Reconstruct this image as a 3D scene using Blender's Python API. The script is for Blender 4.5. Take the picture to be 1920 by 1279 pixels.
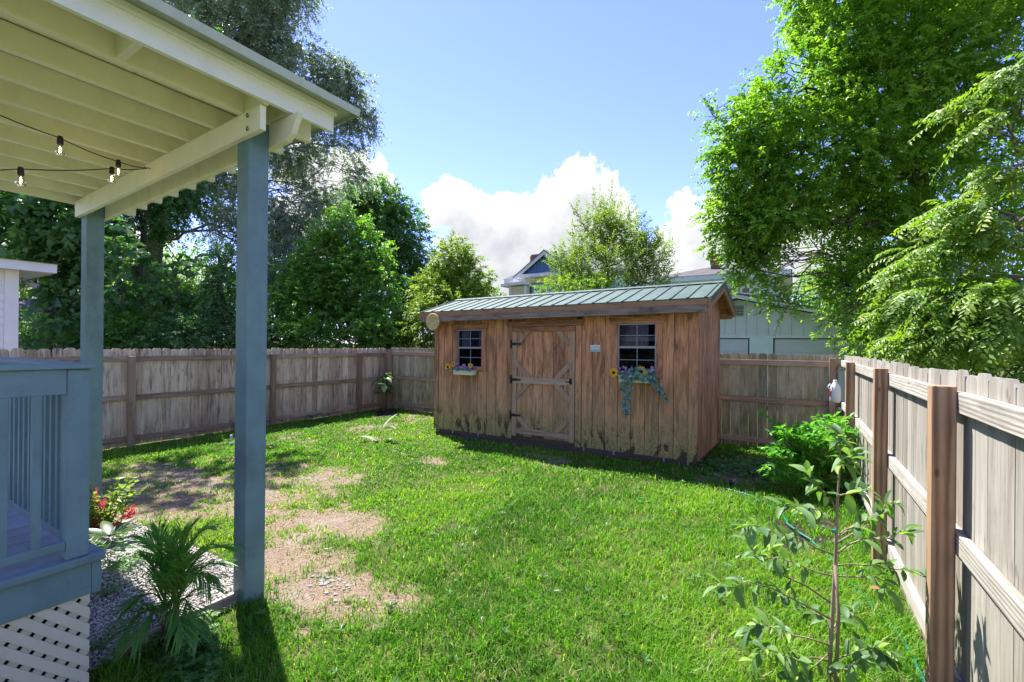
import bpy, math, random
import numpy as np
from mathutils import Vector, Matrix, Euler

for _o in list(bpy.data.objects): bpy.data.objects.remove(_o)
scene = bpy.context.scene
col = scene.collection
rad = math.radians

# ------------------------------------------------------------------ camera
FOC, CAMH, PCX, PCY = 870.0, 1.77, 960.0, 646.0
YAW, ROLL = rad(31.25), rad(0.56)
_F = np.array([-math.sin(YAW), math.cos(YAW), 0.0])
_R0 = np.array([math.cos(YAW), math.sin(YAW), 0.0])
_Z = np.array([0, 0, 1.0])
_R = _R0*math.cos(ROLL)+_Z*math.sin(ROLL)
_U = _Z*math.cos(ROLL)-_R0*math.sin(ROLL)
_C = np.array([0, 0, CAMH])
cam_d = bpy.data.cameras.new('camera'); cam = bpy.data.objects.new('camera', cam_d); col.objects.link(cam)
cam_d.sensor_width = 36.0; cam_d.lens = FOC/1920*36.0
cam_d.shift_y = 6.5/1920; cam_d.clip_end = 3000; cam_d.clip_start = .05
cam.matrix_world = Matrix(((_R[0], _U[0], -_F[0], _C[0]), (_R[1], _U[1], -_F[1], _C[1]), (_R[2], _U[2], -_F[2], _C[2]), (0, 0, 0, 1)))
scene.camera = cam

# ------------------------------------------------------------------ light and sky
SUN_EL = rad(57.0)
_sh = np.array([-0.91, 0.41]); _sh /= np.linalg.norm(_sh)
SUN = np.array([_sh[0]*math.cos(SUN_EL), _sh[1]*math.cos(SUN_EL), math.sin(SUN_EL)])   # towards the sun
sun_d = bpy.data.lights.new('sun', 'SUN'); sun_d.energy = 3.75; sun_d.angle = rad(.53); sun_d.color = (1, .965, .91)
sun = bpy.data.objects.new('sun', sun_d); col.objects.link(sun)
sun.rotation_euler = Vector(SUN).to_track_quat('Z', 'Y').to_euler()
SKY_STRENGTH = .134
CLOUD = .44
scene.view_settings.view_transform = 'Standard'; scene.view_settings.look = 'None'
scene.view_settings.exposure = 1.85; scene.view_settings.gamma = 1.0
scene.view_settings.use_curve_mapping = False
scene.cycles.use_denoising = True
scene.cycles.max_bounces = 7; scene.cycles.diffuse_bounces = 4; scene.cycles.transmission_bounces = 6
scene.cycles.transparent_max_bounces = 8; scene.cycles.sample_clamp_indirect = 6

def ray(x, y): return _F+_R*(x-PCX)/FOC-_U*(y-PCY)/FOC
def on_z(x, y, z=0.0):
    r = ray(x, y); return _C+r*(z-CAMH)/r[2]
def on_x(x, y, X):
    r = ray(x, y); return _C+r*X/r[0]
def on_y(x, y, Y):
    r = ray(x, y); return _C+r*Y/r[1]
def at(x, y, d): return _C+ray(x, y)*d

world = bpy.data.worlds.new('World'); scene.world = world; world.use_nodes = True

class NT:
    """short hand for building node trees"""
    def __init__(s, tree): s.t = tree; s.n = tree.nodes; s.l = tree.links
    def new(s, typ, **kw):
        n = s.n.new(typ)
        for k, v in kw.items(): setattr(n, k, v)
        return n
    def put(s, sock, v):
        if v is None: return
        if hasattr(v, 'is_output'): s.l.new(v, sock)
        elif isinstance(v, (tuple, list)) and len(v) == 3 and sock.type == 'RGBA': sock.default_value = (*v, 1)
        else: sock.default_value = v
    def math(s, op, a, b=None, c=None, clamp=False):
        n = s.new('ShaderNodeMath', operation=op, use_clamp=clamp)
        for i, v in enumerate((a, b, c)): s.put(n.inputs[i], v)
        return n.outputs[0]
    def vmath(s, op, a, b=None, scale=None):
        n = s.new('ShaderNodeVectorMath', operation=op)
        s.put(n.inputs[0], a); s.put(n.inputs[1], b)
        if scale is not None: s.put(n.inputs['Scale'], scale)
        return n.outputs['Value'] if op in ('DISTANCE', 'LENGTH', 'DOT_PRODUCT') else n.outputs[0]
    def noise(s, vec, scale, detail=4, rough=.55, dist=0, lac=2.0):
        n = s.new('ShaderNodeTexNoise'); s.put(n.inputs['Vector'], vec)
        n.inputs['Scale'].default_value = scale; n.inputs['Detail'].default_value = detail
        n.inputs['Roughness'].default_value = rough; n.inputs['Distortion'].default_value = dist
        return n.outputs['Fac']
    def ramp(s, fac, stops, interp='LINEAR'):
        n = s.new('ShaderNodeValToRGB'); n.color_ramp.interpolation = interp; s.put(n.inputs[0], fac)
        e = n.color_ramp.elements
        while len(e) < len(stops): e.new(.5)
        for k, (p, c) in enumerate(stops):
            e[k].position = p; e[k].color = (*c, 1) if isinstance(c, (tuple, list)) else (c, c, c, 1)
        return n.outputs[0]
    def mix(s, f, a, b, mode='MIX'):
        n = s.new('ShaderNodeMix', data_type='RGBA', blend_type=mode)
        s.put(n.inputs[0], f); s.put(n.inputs[6], a); s.put(n.inputs[7], b)
        return n.outputs[2]
    def maprange(s, v, a, b, c=0., d=1., smooth=False):
        n = s.new('ShaderNodeMapRange', clamp=True)
        if smooth: n.interpolation_type = 'SMOOTHSTEP'
        s.put(n.inputs[0], v)
        for i, q in enumerate((a, b, c, d)): n.inputs[i+1].default_value = q
        return n.outputs[0]
    def mapping(s, vec, scale=(1, 1, 1), rot=(0, 0, 0), loc=(0, 0, 0)):
        n = s.new('ShaderNodeMapping'); s.put(n.inputs[0], vec)
        n.inputs['Scale'].default_value = scale; n.inputs['Rotation'].default_value = rot; n.inputs['Location'].default_value = loc
        return n.outputs[0]
    def coord(s, which='Object'): return s.new('ShaderNodeTexCoord').outputs[which]
    def sep(s, v):
        n = s.new('ShaderNodeSeparateXYZ'); s.put(n.inputs[0], v); return n.outputs
    def attr(s, name, out='Fac'):
        n = s.new('ShaderNodeAttribute', attribute_name=name); return n.outputs[out]
    def rand(s): return s.new('ShaderNodeObjectInfo').outputs['Random']
    def bump(s, h, strength=.4, dist=.01):
        n = s.new('ShaderNodeBump'); s.put(n.inputs['Height'], h)
        n.inputs['Strength'].default_value = strength; n.inputs['Distance'].default_value = dist
        return n.outputs[0]

# sky: a clear daylight sky with cumulus piled along the horizon all the way round
def cloud_blobs():
    B = []
    def px(x, y, r): # a puff of cloud: direction and angular radius
        v = ray(x, y); v = v/np.linalg.norm(v); B.append((v, r/FOC*.82))
    for x, y, r in [(1075,345,62),(1040,395,85),(1120,390,75),(1155,425,60),(1000,420,75),(960,400,48),(925,425,58),(870,415,62),(835,400,52),
                    (820,385,36),(885,450,70),(960,470,90),(1060,470,110),(1160,480,70),(1190,415,30),(850,480,60),(905,500,80),(1000,530,110),
                    (1275,395,50),(1300,425,70),(1330,385,48),(1380,400,70),(1290,480,80),(1370,480,90),(1440,420,80),(1250,455,36),(1500,470,100),
                    (1100,520,110),(800,430,30),(1210,500,50),
                    (690,325,34),(655,370,60),(735,358,18),(610,330,50),(600,420,80),(560,300,60)]:
        px(x, y, r)
    rng = random.Random(4)
    for k in range(34):
        az = rad(75+k*255/34+rng.uniform(-5, 5)); el = rng.uniform(.02, .30)
        v = np.array([math.sin(az)*_R0[0]+math.cos(az)*_F[0], math.sin(az)*_R0[1]+math.cos(az)*_F[1], el]); v /= np.linalg.norm(v)
        B.append((v, rng.uniform(.08, .17)))
    return B
def build_world():
    T = NT(world.node_tree); T.n.clear()
    grp = bpy.data.node_groups.new('cloud_cover', 'ShaderNodeTree')
    grp.interface.new_socket('dir', in_out='INPUT', socket_type='NodeSocketVector')
    grp.interface.new_socket('den', in_out='OUTPUT', socket_type='NodeSocketFloat')
    G = NT(grp); gi = G.new('NodeGroupInput').outputs[0]; go = G.new('NodeGroupOutput')
    acc = None
    for v, r in cloud_blobs():
        d = G.vmath('DISTANCE', gi, tuple(v))
        m = G.math('MULTIPLY_ADD', d, -1.0, r)          # signed depth inside this puff, radians
        acc = m if acc is None else G.math('SMOOTH_MAX', acc, m, .03)
    n1 = G.noise(gi, 9, 10, .66); n2 = G.noise(gi, 3.2, 3, .5)
    acc = G.math('ADD', acc, G.math('MULTIPLY_ADD', n1, .20, -.10))
    acc = G.math('ADD', acc, G.math('MULTIPLY_ADD', n2, .08, -.04))
    G.put(go.inputs[0], acc)
    dirv = T.vmath('NORMALIZE', T.coord('Generated'))
    def cover(vec):
        n = T.new('ShaderNodeGroup'); n.node_tree = grp; T.put(n.inputs[0], vec); return n.outputs[0]
    d0 = cover(dirv)
    off = Vector(SUN)*.05+Vector((0, 0, .03))
    d1 = cover(T.vmath('NORMALIZE', T.vmath('ADD', dirv, tuple(off))))
    alpha = T.maprange(d0, -.002, .009, 0, 1, True)
    sky = T.new('ShaderNodeTexSky', sky_type='NISHITA'); sky.sun_disc = False
    sky.sun_elevation = SUN_EL; sky.sun_rotation = math.atan2(SUN[0], SUN[1])
    sky.air_density = .8; sky.dust_density = .05; sky.ozone_density = 3.0
    shade = T.maprange(d1, -.035, .10, 0, 1, True)
    fine = T.noise(dirv, 14, 6, .6)
    shade = T.math('MULTIPLY', shade, T.maprange(fine, .3, .7, .45, 1.0))
    ccol = T.mix(shade, (.70, .70, .70), (.36, .385, .435))
    skc = T.mix(1.0, sky.outputs[0], (SKY_STRENGTH*.70, SKY_STRENGTH*.62, SKY_STRENGTH*.96), 'MULTIPLY')
    final = T.mix(alpha, skc, T.mix(1.0, ccol, (CLOUD,)*3, 'MULTIPLY'))
    bg = T.new('ShaderNodeBackground'); T.put(bg.inputs[0], final); bg.inputs[1].default_value = 1.0
    out = T.new('ShaderNodeOutputWorld'); T.l.new(bg.outputs[0], out.inputs[0])
build_world()

# ------------------------------------------------------------------ helpers: objects and meshes
def tag(o, label=None, cat=None, group=None, kind=None):
    if label: o['label'] = label
    if cat: o['category'] = cat
    if group: o['group'] = group
    if kind: o['kind'] = kind
    return o
def empty(name, loc=(0, 0, 0), **kw):
    o = bpy.data.objects.new(name, None); o.empty_display_size = .1; col.objects.link(o); o.location = loc
    return tag(o, **kw)
def attach(o, parent):
    if parent is None: return o
    o.parent = parent
    o.matrix_parent_inverse = world_of(parent).inverted()
    return o
def world_of(o):
    m = o.matrix_basis.copy()
    if o.parent: m = world_of(o.parent) @ o.matrix_parent_inverse @ m
    return m
def mesh_obj(name, me, mat=None, parent=None, loc=(0, 0, 0), rot=None):
    o = bpy.data.objects.new(name, me); col.objects.link(o); o.location = loc
    if rot is not None: o.rotation_euler = rot
    if mat is not None and not me.materials: me.materials.append(mat)
    return attach(o, parent)
class MB:
    """collects simple solids into one mesh"""
    def __init__(s): s.v = []; s.f = []; s.sm = []
    def add(s, vs, fs, smooth=False):
        b = len(s.v); s.v += [tuple(map(float, p)) for p in vs]; s.f += [tuple(b+i for i in f) for f in fs]; s.sm += [smooth]*len(fs); return s
    def box(s, x0, x1, y0, y1, z0, z1):
        if x0 > x1: x0, x1 = x1, x0
        if y0 > y1: y0, y1 = y1, y0
        if z0 > z1: z0, z1 = z1, z0
        return s.add([(x0,y0,z0),(x1,y0,z0),(x1,y1,z0),(x0,y1,z0),(x0,y0,z1),(x1,y0,z1),(x1,y1,z1),(x0,y1,z1)],
                     [(0,3,2,1),(4,5,6,7),(0,1,5,4),(1,2,6,5),(2,3,7,6),(3,0,4,7)])
    def prism(s, poly, a, b, axis='y'):
        """2-D outline (counter-clockwise) pushed along an axis from a to b"""
        n = len(poly)
        def P(p, t): return {'x': (t, p[0], p[1]), 'y': (p[0], t, p[1]), 'z': (p[0], p[1], t)}[axis]
        vs = [P(p, a) for p in poly]+[P(p, b) for p in poly]
        fs = [tuple(range(n)), tuple(range(2*n-1, n-1, -1))]+[(i, n+i, n+(i+1) % n, (i+1) % n) for i in range(n)]
        return s.add(vs, fs)
    def bar(s, p, q, w, h, up=(0, 0, 1)):
        p, q, up = Vector(p), Vector(q), Vector(up); d = (q-p).normalized(); sx = d.cross(up)
        if sx.length < 1e-5: sx = d.cross(Vector((1, 0, 0)))
        sx.normalize(); u = sx.cross(d); a = sx*w/2; b = u*h/2
        vs = [p-a-b, p+a-b, p+a+b, p-a+b, q-a-b, q+a-b, q+a+b, q-a+b]
        return s.add(vs, [(0,1,2,3),(7,6,5,4),(0,4,5,1),(1,5,6,2),(2,6,7,3),(3,7,4,0)])
    def tube(s, pts, rr, n=8, cap=True):
        pts = [Vector(p) for p in pts]
        if not hasattr(rr, '__len__'): rr = [rr]*len(pts)
        vs = []; up = Vector((0, 0, 1)); pu = None
        for i, p in enumerate(pts):
            d = (pts[min(i+1, len(pts)-1)]-pts[max(i-1, 0)]).normalized()
            a = (pu - d*pu.dot(d)) if pu is not None else d.cross(Vector((.3, .7, .1)))
            if a.length < 1e-6: a = d.cross(Vector((1, 0, 0)))
            a.normalize(); b = d.cross(a); pu = a
            for k in range(n):
                t = 2*math.pi*k/n; vs.append(p+(a*math.cos(t)+b*math.sin(t))*rr[i])
        fs = [(i*n+k, i*n+(k+1) % n, (i+1)*n+(k+1) % n, (i+1)*n+k) for i in range(len(pts)-1) for k in range(n)]
        if cap: fs += [tuple(range(n-1, -1, -1)), tuple(range((len(pts)-1)*n, len(pts)*n))]
        return s.add(vs, fs, True)
    def lathe(s, prof, c=(0, 0, 0), n=16, axis='z'):
        vs = []
        for r, z in prof:
            for k in range(n):
                t = 2*math.pi*k/n; x, y = r*math.cos(t), r*math.sin(t)
                vs.append((c[0]+x, c[1]+y, c[2]+z) if axis == 'z' else (c[0]+x, c[1]+z, c[2]+y))
        fs = [(i*n+k, i*n+(k+1) % n, (i+1)*n+(k+1) % n, (i+1)*n+k) for i in range(len(prof)-1) for k in range(n)]
        fs += [tuple(range(n-1, -1, -1)), tuple(range((len(prof)-1)*n, len(prof)*n))]
        return s.add(vs, fs, True)
    def mesh(s, name, mat=None, xf=None):
        me = bpy.data.meshes.new(name)
        vs = s.v if xf is None else [xf(*p) for p in s.v]
        me.from_pydata(vs, [], s.f)
        me.polygons.foreach_set('use_smooth', s.sm)
        if mat is not None: me.materials.append(mat)
        me.validate(); me.update(); return me
    def build(s, name, mat, parent=None, bevel=0, xf=None, **kw):
        o = mesh_obj(name, s.mesh(name, mat, xf), None, parent)
        if bevel:
            m = o.modifiers.new('bevel', 'BEVEL'); m.width = bevel; m.segments = 2; m.limit_method = 'ANGLE'; m.angle_limit = rad(40)
        return tag(o, **kw)
def quick_mesh(name, V, tris=None, quads=None, mat=None, attrs=None, smooth=False):
    """a large mesh straight from arrays"""
    me = bpy.data.meshes.new(name); F = tris if tris is not None else quads; k = F.shape[1]
    me.vertices.add(len(V)); me.vertices.foreach_set('co', np.ascontiguousarray(V, np.float32).ravel())
    me.loops.add(F.size); me.loops.foreach_set('vertex_index', np.ascontiguousarray(F, np.int32).ravel())
    me.polygons.add(len(F)); me.polygons.foreach_set('loop_start', np.arange(0, F.size, k, dtype=np.int32))
    me.polygons.foreach_set('loop_total', np.full(len(F), k, np.int32))
    if smooth: me.polygons.foreach_set('use_smooth', np.ones(len(F), bool))
    for nm, arr in (attrs or {}).items():
        a = me.attributes.new(nm, 'FLOAT', 'POINT'); a.data.foreach_set('value', np.ascontiguousarray(arr, np.float32))
    me.update(calc_edges=True)
    if mat is not None: me.materials.append(mat)
    return me
def vnoise(P, seed=0):
    """value noise on points (n,2) or (n,3), 0..1"""
    P = np.asarray(P, float)
    if P.shape[1] == 2: P = np.c_[P, np.zeros(len(P))]
    I = np.floor(P).astype(np.int64); f = P-I; f = f*f*(3-2*f)
    def h(i, j, k):
        n = (i*374761393+j*668265263+k*2147483647+seed*1442695041) & 0xffffffff
        n = ((n ^ (n >> 13))*1274126177) & 0xffffffff; n = ((n ^ (n >> 16))*2246822519) & 0xffffffff
        return ((n ^ (n >> 15)) & 0xffffff)/float(0xffffff)
    r = 0
    for a in (0, 1):
        for b in (0, 1):
            for c in (0, 1):
                w = (f[:, 0] if a else 1-f[:, 0])*(f[:, 1] if b else 1-f[:, 1])*(f[:, 2] if c else 1-f[:, 2])
                r = r+w*h(I[:, 0]+a, I[:, 1]+b, I[:, 2]+c)
    return r
def fbm(P, seed=0, octv=4):
    r = 0; a = .5; P = np.asarray(P, float)
    for k in range(octv): r = r+a*vnoise(P*2**k+k*17.3, seed+k); a *= .5
    return r/(1-.5**octv)

# ------------------------------------------------------------------ materials
def new_mat(name):
    m = bpy.data.materials.new(name); m.use_nodes = True; T = NT(m.node_tree); T.n.clear()
    return m, T
def finish(T, color, rough=.7, normal=None, spec=.3, metal=0, shader=None):
    out = T.new('ShaderNodeOutputMaterial')
    if shader is None:
        b = T.new('ShaderNodeBsdfPrincipled'); T.put(b.inputs['Base Color'], color); T.put(b.inputs['Roughness'], rough)
        b.inputs['Specular IOR Level'].default_value = spec; T.put(b.inputs['Metallic'], metal)
        if normal is not None: T.put(b.inputs['Normal'], normal)
        shader = b.outputs[0]
    T.l.new(shader, out.inputs[0])
def obj_coord(T, spread=40):
    r = T.rand(); c = T.new('ShaderNodeCombineXYZ')
    T.put(c.inputs[0], T.math('MULTIPLY', r, spread)); T.put(c.inputs[1], T.math('MULTIPLY', r, spread*1.7)); T.put(c.inputs[2], T.math('MULTIPLY', r, spread*2.3))
    return T.vmath('ADD', T.coord('Object'), c.outputs[0]), r
def wood(name, tones, axis='z', streak=(.05, .045, .04), streak_amt=.5, algae=0, algae_col=(.10, .12, .03), algae_top=.5, knots=.5, rough=.85, bump=.35, warm=None, warm_amt=0, rings=0, stain_z=()):
    """weathered timber: tones are (light, mid, dark) of the bare wood, grain runs along axis"""
    m, T = new_mat(name)
    co, rnd = obj_coord(T)
    sc = {'z': (1, 1, .05), 'x': (.05, 1, 1), 'y': (1, .05, 1)}[axis]
    g = T.mapping(co, sc)
    n1 = T.noise(g, 34, 6, .65, .6); n2 = T.noise(g, 130, 3, .6); n3 = T.noise(co, 3.0, 4, .6)
    f = T.math('ADD', T.math('MULTIPLY', T.maprange(n1, .28, .72), .46), T.math('ADD', T.math('MULTIPLY', n2, .2), T.math('MULTIPLY', rnd, .36)))
    if rings:
        wv = T.new('ShaderNodeTexWave', wave_type='RINGS', rings_direction={'z': 'Z', 'x': 'X', 'y': 'Y'}[axis])
        T.put(wv.inputs['Vector'], T.mapping(co, {'z': (1, 1, .11), 'x': (.11, 1, 1), 'y': (1, .11, 1)}[axis]))
        wv.inputs['Scale'].default_value = 17; wv.inputs['Distortion'].default_value = 3.5; wv.inputs['Detail'].default_value = 3; wv.inputs['Detail Scale'].default_value = .8
        f = T.math('ADD', T.math('MULTIPLY', f, 1-rings), T.math('MULTIPLY', wv.outputs['Fac'], rings))
    base = T.ramp(f, [(.22, tones[2]), (.5, tones[1]), (.82, tones[0])])
    if warm is not None:
        wm = T.maprange(T.noise(g, 9, 3, .5), .48, .7, 0, warm_amt)
        base = T.mix(wm, base, warm)
    sg = T.mapping(co, {'z': (1, 1, .16), 'x': (.16, 1, 1), 'y': (1, .16, 1)}[axis])
    st = T.math('MULTIPLY', T.maprange(T.noise(sg, 17, 5, .68, .4), .49, .66, 0, 1), T.maprange(n3, .36, .58, 0, streak_amt))
    base = T.mix(st, base, streak)
    if knots:
        vo = T.new('ShaderNodeTexVoronoi'); vo.inputs['Scale'].default_value = 3.1; vo.inputs['Randomness'].default_value = 1
        T.put(vo.inputs['Vector'], T.mapping(co, {'z': (2.4, 2.4, 1), 'x': (1, 2.4, 2.4), 'y': (2.4, 1, 2.4)}[axis]))
        kn = T.maprange(vo.outputs['Distance'], .05, .10, knots, 0)
        base = T.mix(kn, base, tuple(.35*c for c in tones[2]))
    for zr in stain_z:   # rust and tannin weeping from the nails in each rail
        zz = T.sep(T.coord('Object'))[2]
        near = T.math('MULTIPLY', T.maprange(zz, zr-.30, zr-.02, 0, 1), T.maprange(zz, zr+.10, zr+.13, 1, 0))
        sn = T.maprange(T.noise(T.mapping(co, (1, 1, .10)), 55, 4, .6), .54, .68, 0, .75)
        base = T.mix(T.math('MULTIPLY', near, sn), base, tuple(.45*c for c in tones[2]))
    if algae:
        z = T.sep(T.coord('Object'))[2]
        low = T.maprange(z, algae_top*.15, algae_top, 1, 0)
        an = T.maprange(T.noise(T.mapping(co, (1, 1, .3)), 8, 5, .65), .32, .62, 0, 1)
        base = T.mix(T.math('MULTIPLY', T.math('MULTIPLY', low, an), algae), base, algae_col)
    finish(T, base, rough, T.bump(T.math('ADD', n1, T.math('MULTIPLY', n2, .5)), bump, .004), .2)
    return m
def paint(name, c, rough=.45, var=.12, dirt=None, dirt_amt=.3, scale=6, bump=.06, axis=None, spec=.35):
    m, T = new_mat(name); co, rnd = obj_coord(T)
    n = T.noise(co, scale, 5, .6); n2 = T.noise(co, scale*9, 3, .6)
    base = T.mix(T.maprange(n, .3, .7), tuple(v*(1-var) for v in c), tuple(min(1, v*(1+var)) for v in c))
    if dirt is not None:
        base = T.mix(T.maprange(T.noise(T.mapping(co, (1, 1, .35)), scale*.8, 6, .68), .52, .75, 0, dirt_amt), base, dirt)
        base = T.mix(T.maprange(n2, .64, .74, 0, dirt_amt*.8), base, dirt)
    h = n2
    if axis: h = T.noise(T.mapping(co, {'z': (1, 1, .04), 'x': (.04, 1, 1), 'y': (1, .04, 1)}[axis]), 60, 4, .6)
    finish(T, base, T.maprange(n, .3, .7, rough*.85, min(1, rough*1.2)), T.bump(h, bump if not axis else .2, .003), spec)
    return m
def leafmat(name, dark, mid, light, trans=.45, rough=.45, tcol=None, spec=.35, dry=None):
    m, T = new_mat(name)
    t = T.attr('tint')
    c = T.ramp(t, [(.05, dark), (.5, mid), (.95, light)] if dry is None else [(.05, dark), (.42, mid), (.80, light), (.88, dry)])
    b = T.new('ShaderNodeBsdfPrincipled'); T.put(b.inputs['Base Color'], c); b.inputs['Roughness'].default_value = rough
    b.inputs['Specular IOR Level'].default_value = spec
    tr = T.new('ShaderNodeBsdfTranslucent')
    T.put(tr.inputs[0], T.mix(1.0, c, tcol or (1.5, 1.75, .55), 'MULTIPLY'))
    mx = T.new('ShaderNodeMixShader'); mx.inputs[0].default_value = trans
    T.l.new(b.outputs[0], mx.inputs[1]); T.l.new(tr.outputs[0], mx.inputs[2])
    finish(T, None, shader=mx.outputs[0]); return m
def plain(name, c, rough=.5, metal=0, spec=.4):
    m, T = new_mat(name); co, r = obj_coord(T)
    n = T.noise(co, 18, 4, .6)
    finish(T, T.mix(n, tuple(v*.82 for v in c), tuple(min(1, v*1.12) for v in c)), rough, None, spec, metal); return m
def emission(name, c, s):
    m, T = new_mat(name); e = T.new('ShaderNodeEmission'); T.put(e.inputs[0], c); e.inputs[1].default_value = s
    finish(T, None, shader=e.outputs[0]); return m
def glass(name, tint=(.9, .95, 1), rough=.02, ior=1.5):
    m, T = new_mat(name)
    g = T.new('ShaderNodeBsdfGlossy'); g.inputs['Roughness'].default_value = rough; T.put(g.inputs[0], (.9, .95, 1))
    t = T.new('ShaderNodeBsdfTransparent'); T.put(t.inputs[0], tint)
    fr = T.new('ShaderNodeFresnel'); fr.inputs[0].default_value = ior
    mx = T.new('ShaderNodeMixShader'); T.l.new(fr.outputs[0], mx.inputs[0]); T.l.new(t.outputs[0], mx.inputs[1]); T.l.new(g.outputs[0], mx.inputs[2])
    finish(T, None, shader=mx.outputs[0]); return m

M = {}
M['picket_left'] = wood('picket_left', ((.80, .68, .50), (.58, .47, .335), (.26, .19, .125)), streak=(.04, .034, .03), streak_amt=.75, algae=.5, algae_col=(.10, .085, .03), algae_top=.9, warm=(.34, .20, .10), warm_amt=.45, knots=.6, stain_z=(.13, .82, 1.46))
M['picket_back'] = wood('picket_back', ((.62, .54, .36), (.46, .39, .24), (.25, .21, .12)), streak=(.07, .075, .03), streak_amt=.6, algae=.85, algae_col=(.13, .14, .045), algae_top=1.9, knots=.5, stain_z=(.85, 1.5))
M['picket_right'] = wood('picket_right', ((.40, .375, .32), (.315, .293, .245), (.19, .174, .142)), streak=(.13, .11, .08), streak_amt=.5, algae=.3, algae_col=(.17, .165, .07), algae_top=.8, warm=(.19, .125, .095), warm_amt=.5, knots=.5, stain_z=(.86,))
M['rail_left'] = wood('rail_left', ((.46, .34, .23), (.33, .24, .16), (.18, .125, .085)), axis='y', streak=(.05, .04, .035), streak_amt=.7)
M['rail_back'] = wood('rail_back', ((.50, .36, .23), (.39, .27, .17), (.24, .165, .105)), axis='x', streak=(.09, .07, .05), streak_amt=.5)
M['rail_right'] = wood('rail_right', ((.50, .465, .40), (.39, .36, .305), (.22, .2, .165)), axis='y', streak=(.11, .10, .085), streak_amt=.5, bump=.6, rings=.35)
M['post_left'] = wood('post_left', ((.40, .29, .19), (.30, .21, .13), (.19, .13, .08)), streak_amt=.4, algae=.5, algae_top=.8, algae_col=(.10, .09, .04))
M['post_right'] = wood('post_right', ((.44, .285, .175), (.34, .21, .122), (.21, .125, .07)), streak=(.16, .085, .04), streak_amt=.5, knots=.8, rings=.55)
M['soil'] = plain('soil', (.05, .035, .025), .95)

# ------------------------------------------------------------------ ground
def blob(x0, x1, y0, y1, w=1.0):
    """an oval patch on the lawn: centre, two half axes, weight"""
    c = on_z((x0+x1)/2, (y0+y1)/2)[:2]; a = (on_z(x1, (y0+y1)/2)[:2]-on_z(x0, (y0+y1)/2)[:2])/2; b = (on_z((x0+x1)/2, y1)[:2]-on_z((x0+x1)/2, y0)[:2])/2
    return c, a, b, w
BARE = [blob(*q) for q in [(170,470,862,970), (150,330,900,1000), (420,600,905,985), (440,660,865,930), (480,745,945,1022), (470,680,985,1120), (540,720,1060,1160),
                           (640,830,1075,1150,.8), (610,690,885,915), (770,860,848,880,.62), (965,1080,845,882,.68), (1005,1075,1150,1170,.5), (1090,1135,1155,1195,.75),
                           (880,920,1105,1130,.7), (640,760,790,812,.66), (745,815,770,800,.7), (520,600,812,840,.8), (240,420,868,905,.8), (880,990,868,892,.6), (690,720,815,835,.9),
                           (1330,1450,858,920,.9), (1195,1235,915,935,.45), (330,460,850,880,.7), (740,800,1090,1130,.8), (1360,1480,850,872,.5)]]
MULCH = [blob(1440,1580,962,1030,.72), blob(695,745,768,782,1)]
def patch(P, lst, seed):
    r = np.zeros(len(P))
    for c, a, b, w in lst:
        A = np.linalg.inv(np.array([a, b]).T); q = (P-c)@A.T
        r = np.maximum(r, w*np.clip(1.55-np.linalg.norm(q, axis=1), 0, 1)*.9)
    return r
def bare_of(P):
    n = fbm(P*2.6, 3, 4)-.5; n2 = fbm(P*9, 8, 3)-.5
    n3 = fbm(P*22, 12, 2)-.5
    return np.clip((patch(P, BARE, 0)*.95+n*1.15+n2*.75+n3*.55-.42)*1.5, 0, 1)
def mulch_of(P):
    return np.clip((patch(P, MULCH, 0)+(fbm(P*6, 5, 4)-.5)*1.5-.34)*2.6, 0, 1)
def ground_h(P):
    return (fbm(P*1.3, 21, 3)-.5)*.045+(fbm(P*7, 22, 2)-.5)*.012
def make_ground():
    xs = np.r_[[-900, -300, -120, -60, -35, -22, -15], np.linspace(-11.5, 2.5, 290), [4, 7, 12, 22, 40, 90, 250, 900]]
    ys = np.r_[[-300, -80, -30, -10, -4, -1.5], np.linspace(-.5, 10.5, 230), [12, 15, 20, 30, 45, 70, 120, 300, 1200]]
    X, Y = np.meshgrid(xs, ys); P = np.c_[X.ravel(), Y.ravel()]
    inside = (P[:, 0] > -11.6) & (P[:, 0] < 2.6) & (P[:, 1] > -.6) & (P[:, 1] < 10.6)
    Z = np.where(inside, ground_h(P), 0); ba = np.where(inside, bare_of(P), 0); mu = np.where(inside, mulch_of(P), 0)
    nx, ny = len(xs), len(ys); i = np.arange(nx*ny).reshape(ny, nx)
    Q = np.c_[i[:-1, :-1].ravel(), i[:-1, 1:].ravel(), i[1:, 1:].ravel(), i[1:, :-1].ravel()]
    m, T = new_mat('lawn_ground')
    co = T.coord('Object'); b = T.attr('bare'); mul = T.attr('mulch')
    n = T.noise(co, 5, 6, .65); nf = T.noise(co, 60, 4, .7); nn = T.noise(T.mapping(co, (1, .35, 1), (0, 0, .6)), 110, 3, .6)
    green = T.ramp(n, [(.3, (.055, .075, .018)), (.7, (.13, .14, .04))])
    tan = T.ramp(T.math('ADD', T.math('MULTIPLY', nf, .5), T.math('MULTIPLY', nn, .5)), [(.32, (.125, .085, .055)), (.5, (.25, .178, .12)), (.68, (.38, .29, .208))])
    tan = T.mix(T.maprange(T.noise(co, 2.2, 4, .6), .55, .68, 0, .6), tan, (.31, .27, .235))
    c = T.mix(T.maprange(b, .02, .5), green, tan)
    c = T.mix(mul, c, T.ramp(nf, [(.35, (.012, .010, .008)), (.65, (.07, .055, .045))]))
    finish(T, c, .95, T.bump(T.math('ADD', nf, nn), .7, .02), .1)
    me = quick_mesh('ground', np.c_[P, Z], quads=Q, mat=m, attrs={'bare': ba, 'mulch': mu}, smooth=True)
    tag(mesh_obj('ground', me), kind='structure')
make_ground()

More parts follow.
